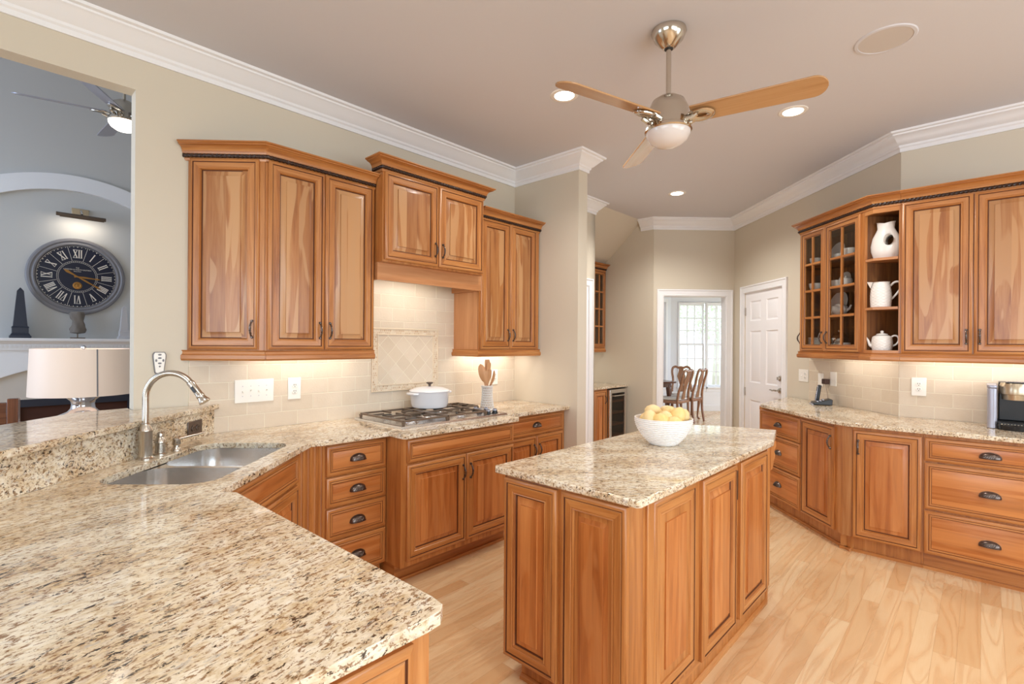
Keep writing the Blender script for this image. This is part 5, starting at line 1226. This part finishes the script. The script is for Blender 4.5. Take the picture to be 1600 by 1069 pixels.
r = thing('sculpture', 'small grey stone torso on a metal stand under the clock', 'ornament', (*fam(.772, .12), 1.4675), 45)
obj('stand', MB().box(-.062, -.035, 0, .062, .035, .012).tube([(0, 0, .01), (0, 0, .08)], .006, 8), M['iron'], r)
q = MB(); vs = []; seg = 24; lv = [(0.05, 0.0, 0.0), (0.0535, 0.0094, 0.0), (0.057, 0.03, 0.0), (0.0605, 0.0506, 0.0), (0.064, 0.06, 0.0), (0.073, 0.0609, 0.0006), (0.082, 0.063, 0.002), (0.091, 0.0651, 0.0034), (0.1, 0.066, 0.004), (0.1125, 0.0644, 0.0043), (0.125, 0.061, 0.005), (0.1375, 0.0576, 0.0057), (0.15, 0.056, 0.006), (0.16, 0.0551, 0.0057), (0.17, 0.053, 0.005), (0.18, 0.0509, 0.0043), (0.19, 0.05, 0.004), (0.2, 0.0516, 0.0027), (0.21, 0.055, 0.0), (0.22, 0.0584, -0.0027), (0.23, 0.06, -0.004), (0.24, 0.0606, -0.0043), (0.25, 0.062, -0.005), (0.26, 0.0634, -0.0057), (0.27, 0.064, -0.006), (0.2762, 0.0618, -0.0051), (0.2825, 0.057, -0.003), (0.2888, 0.0522, -0.0009), (0.295, 0.05, 0.0), (0.2963, 0.0422, 0.0), (0.2975, 0.025, 0.0), (0.2987, 0.0078, 0.0), (0.3, 0, 0)]
for z_, r_, sh in lv:
    for i in range(seg): t_ = 2*pi*i/seg; rr_ = r_*(1+.10*sin(4*t_+z_*26)+.05*sin(9*t_-z_*50)); vs.append((sh+rr_*cos(t_), rr_*.7*sin(t_), z_))
q.add(vs, [(j*seg+i, j*seg+(i+1) % seg, (j+1)*seg+(i+1) % seg, (j+1)*seg+i) for j in range(len(lv)-1) for i in range(seg)]); obj('torso', q, M['stonegrey'], r, ang=60)
# table lamp on a console just beyond the bar
LX, LY = -2.537, 3.184
r = thing('console_table', 'dark wood console table behind the raised bar', 'table', (LX, LY, 0), 45)
obj('table_top', MB().box(-.27, -.21, .74, .42, .21, .775, 'x'), M['dkwood'], r, bevel=.004)
for x_ in (-.22, .36):
    for y_ in (-.16, .16): obj('leg', MB().box(x_-.025, y_-.025, 0, x_+.025, y_+.025, .74), M['dkwood'], r)
r = thing('table_lamp', 'table lamp with a wide linen drum shade and a mirrored glass base', 'lamp', (LX, LY, .7755))
obj('lamp_base', MB().lathe([(0, 0), (.15, 0), (.155, .012), (.15, .03), (.14, .06), (.155, .10), (.165, .14), (.155, .19), (.12, .215), (.075, .235), (.060, .255), (.056, .28), (.060, .30), (.078, .318), (.088, .328), (.092, .338), (.088, .346), (.05, .35), (0, .35)], 48), M['mercury'], r)
obj('lamp_shade', MB().lathe([(.254, .340), (.244, .620), (.241, .620), (.251, .340)], 64), M['shade'], r)
obj('shade_seam', MB().tube([(.2535*cos(-.64), .2535*sin(-.64), .342), (.2435*cos(-.64), .2435*sin(-.64), .619)], .004, 6), M['clockgrey'], r)
obj('shade_spider', MB().tube([(-.243, 0, .606), (.243, 0, .606)], .003, 6).tube([(0, 0, .34), (0, 0, .615)], .005, 8), M['champ'], r)
obj('finial', MB().lathe([(0, .612), (.012, .612), (.008, .618), (.014, .624), (.014, .632), (.006, .640), (0, .641)], 16), M['mercury'], r)
l = bpy.data.lights.new('lamp_bulb', 'POINT'); l.energy = 4; l.color = (1, .9, .78); l.shadow_soft_size = .04; o = bpy.data.objects.new('lamp_bulb', l); COL.objects.link(o); o.location = (LX, LY, .7755+.50)
# bar stool back at the far left
r = thing('bar_stool', 'wooden bar stool back just visible at the left edge behind the raised bar', 'stool', (-2.72, 2.66, 0), 30)
for x_ in (-.19, .19): obj('leg', MB().box(x_-.022, -.022, 0, x_+.022, .022, 1.135).box(x_-.022, -.40, 0, x_+.022, -.356, .70), M['dkwood'], r, bevel=.003)
obj('seat', MB().box(-.21, -.41, .70, .21, .02, .75, 'x'), M['dkwood'], r, bevel=.005); obj('backrest', MB().box(-.168, -.014, .98, .168, .012, 1.115, 'x'), M['dkwood'], r, bevel=.004)
# ================================================================== DINING ROOM
def window(n, p, rz, w_, z0, z1, label, cols=3, rows_=(3, 3), cw=.09):
    """double hung window in an opening; local x along the wall, -y into the room"""
    r = thing('window_%d' % n, label, 'window', (*p, 0), rz, kind='structure')
    h_ = z1-z0
    obj('casing', MB().box(-cw, -.022, z0-.04, 0, 0, z1+cw).box(w_, -.022, z0-.04, w_+cw, 0, z1+cw).box(0, -.022, z1, w_, 0, z1+cw, 'x'), M['white'], r, bevel=.004)
    obj('window_sill', MB().box(-cw-.02, -.06, z0-.06, w_+cw+.02, .02, z0-.03, 'x').box(-cw, -.02, z0-.14, w_+cw, 0, z0-.06, 'x'), M['white'], r, bevel=.004)
    zm = z0+h_*.5; s_ = .045
    for nm, a0, a1, y0, rr_ in (('lower_sash', z0-.03, zm+.02, .03, rows_[0]), ('upper_sash', zm-.02, z1, .062, rows_[1])):
        mb = MB().box(0, y0, a0, s_, y0+.03, a1).box(w_-s_, y0, a0, w_, y0+.03, a1).box(s_, y0, a0, w_-s_, y0+.03, a0+s_, 'x').box(s_, y0, a1-s_, w_-s_, y0+.03, a1, 'x')
        gw, gh = w_-2*s_, a1-a0-2*s_
        for k in range(1, cols): mb.box(s_+gw*k/cols-.011, y0+.004, a0+s_, s_+gw*k/cols+.011, y0+.026, a1-s_)
        for k in range(1, rr_): mb.box(s_, y0+.005, a0+s_+gh*k/rr_-.011, w_-s_, y0+.025, a0+s_+gh*k/rr_+.011, 'x')
        o = obj('sash', mb, M['white'], r); obj('glass_pane', MB().box(s_, y0+.013, a0+s_, w_-s_, y0+.017, a1-s_), M['pane'], o)
    return r
wn = [(3.85+.18, .56), (3.85+.18+.66, .56), (3.85+.18+1.32, .56)]
window(1, (4.03, 10.9), 0, .58, .56, 2.36, 'left double hung window with white grids in the dining room', cw=.024)
window(2, (4.66, 10.9), 0, .62, .56, 2.36, 'right double hung window with white grids in the dining room', cw=.024)
window(3, (5.33, 10.9), 0, .62, .56, 2.36, 'third dining room window hidden right of the doorway', cw=.024)
bp = (3.0+.30/S2, 10.05+.30/S2); window(4, bp, 45, .64, .56, 2.36, 'angled bay window at the left of the dining room', cols=3, cw=.08)
struct('baseboard_dining', MB().box(3.85, 10.88, 0, 6.3, 10.9, .13).box(3.85, 10.885, .36, 6.3, 10.9, .40), M['white'], 'white baseboard and chair rail under the dining windows', 'baseboard')
struct('trim_12', MB().box(3.85, 10.893, .13, 6.3, 10.899, .42), M['white'], 'white panelling under the dining windows', 'panelling')
# table
r = thing('dining_table', 'polished mahogany dining table seen through the doorway', 'table', (2.72, 9.46, 0), 14)
obj('table_top', MB().prism(rrect(-.95, -.42, .62, .42, .14), .735, .765, (1, 0, 0)), M['dkwood'], r, bevel=.006); obj('apron', MB().box(-.8, -.33, .655, .5, .33, .735, 'x'), M['dkwood'], r)
for x_ in (-.76, .46):
    for y_ in (-.29, .29): obj('leg', MB().tube([(x_, y_, .70), (x_*1.03, y_*1.05, .5), (x_*.98, y_*.98, .2), (x_*1.0, y_*1.0, .04), (x_*1.04, y_*1.06, .01)], [.045, .042, .024, .020, .028], 12), M['dkwood'], r)
def chair(loc, rz, label):
    """Queen Anne side chair, faces local +y, back at y=0"""
    r = thing('dining_chair', label, 'chair', (*loc, 0), rz, 'mahogany dining chairs')
    for s_ in (-1, 1):
        obj('rear_leg', MB().ctube([(s_*.20, -.045, 0.005), (s_*.195, -.01, .22), (s_*.195, .0, .44)], [.020, .021, .024], 10), M['chair'], r)
        obj('front_leg', MB().ctube([(s_*.235, .43, .43), (s_*.255, .455, .36), (s_*.24, .44, .2), (s_*.232, .43, .06), (s_*.245, .455, .02), (s_*.25, .47, .012)], [.030, .032, .020, .015, .020, .022], 10), M['chair'], r)
    bk = MB(); L = [(-.195, 0, .44), (-.185, -.012, .58), (-.165, -.05, .74), (-.18, -.085, .88), (-.165, -.105, .965), (-.11, -.115, .995), (-.05, -.112, .975), (0, -.112, .985)]
    path = L+[(-x_, y_, z_) for x_, y_, z_ in L[-2::-1]]
    bk.ctube(path, [.022]*len(path), 10, flat=1.1); obj('back_frame', bk, M['chair'], r)
    sp = MB(); prof = [(.055, .47), (.050, .55), (.035, .62), (.060, .72), (.085, .80), (.060, .87), (.045, .92), (.055, .975)]
    yb = lambda z_: -.115*max(0, (z_-.46)/.52)**1.1
    vs = [(sx_*w_, yb(z_)+dy_, z_) for dy_ in (-.007, .007) for w_, z_ in prof for sx_ in (-1, 1)]; m_ = len(prof); fs = []
    for j in range(m_-1):
        a_ = 2*j; fs += [(a_, a_+1, a_+3, a_+2), (2*m_+a_, 2*m_+a_+2, 2*m_+a_+3, 2*m_+a_+1), (a_, a_+2, 2*m_+a_+2, 2*m_+a_), (a_+1, 2*m_+a_+1, 2*m_+a_+3, a_+3)]
    sp.add(vs, fs); obj('splat', sp, M['chair'], r)
    obj('seat_frame', MB().prism([(-.21, -.02), (.21, -.02), (.265, .45), (-.265, .45)], .40, .455, (1, 0, 0)), M['chair'], r, bevel=.01)
    obj('seat_cushion', MB().prism([(-.195, .0), (.195, .0), (.25, .44), (-.25, .44)], .4555, .49), M['cushion'], r, bevel=.015)
    return r
chair((3.38, 8.93), 42, 'dining chair on the left of the near pair, just above the lemons')
chair((3.79, 9.30), 42, 'dining chair on the right of the near pair, legs clear against the white wall')
chair((3.84, 10.20), 168, 'dining chair beyond the table facing the kitchen doorway')
# wine glasses on the table
mbg = MB().lathe([(0, 0), (.035, 0), (.035, .003), (.005, .010), (.004, .09), (.02, .11), (.040, .15), (.038, .21), (.036, .21), (.038, .15), (0, .112)], 16)
_o = obj('wine_glass', mbg, M['clear']); DG = _o.data; bpy.data.objects.remove(_o)
for k, (x_, y_, lb) in enumerate(((2.93, 9.30, 'clear wine glass on the dining table, nearest the left door casing'), (3.00, 9.44, 'clear wine glass standing behind the first on the dining table'))):
    o = bpy.data.objects.new('wine_glass', DG); COL.objects.link(o); o.location = (x_, y_, .7655); T(o, lb, 'wine glass')
# hanging lamp at the left of the doorway view
r = thing('pendant_light', 'small lit white globe light at the top left of the dining doorway', 'pendant light', (2.78, 8.6, 1.86))
obj('globe', MB().lathe([(0, -.06), (.03, -.052), (.055, -.02), (.058, .01), (.04, .045), (.02, .058), (0, .06)], 24), M['fanlens'], r); obj('stem', MB().tube([(0, 0, .055), (0, 0, .89)], .005, 8), M['nickel'], r)
# ================================================================== OUTSIDE
struct('ground', MB().box(-25, 13.01, -.5, 30, 60, -.3).box(8.01, -25, -.5, 40, 13, -.3), M['lawn'], 'haze-paled lawn outside the dining room windows', 'lawn')
def tree(x_, y_, h_, s_, label, seed):
    rg = random.Random(seed); r = thing('tree', label, 'tree', (x_, y_, -.3), 0, 'trees in the garden')
    obj('trunk', MB().tube([(0, 0, 0), (.05, 0, h_*.4), (0, .04, h_*.7)], [.16, .12, .06], 10), M['hazed_bark'], r)
    q = MB()
    for k in range(1500):
        t_, u_ = rg.random()*2*pi, rg.random(); rr_ = s_*(.45+.55*rg.random()); c = Vector((rr_*cos(t_)*sqrt(1-(2*u_-1)**2), rr_*sin(t_)*sqrt(1-(2*u_-1)**2), h_*.68+rr_*(2*u_-1)*.9)); d_ = .05+.07*rg.random()
        q.add([tuple(c+Vector((rg.uniform(-d_, d_), rg.uniform(-d_, d_), rg.uniform(-d_, d_)))) for _ in range(4)], [(0, 1, 2), (0, 2, 3), (0, 3, 1), (1, 3, 2)])
    obj('crown', q, M['foliage'], r)
tree(6.6, 20, 4.6, 1.6, 'hazy green tree behind the left dining window', 1); tree(9.8, 22, 5.2, 1.9, 'hazy green tree behind the right dining window', 2)
tree(4.6, 24, 5.0, 1.9, 'hazy green tree seen low through the bay window', 3)
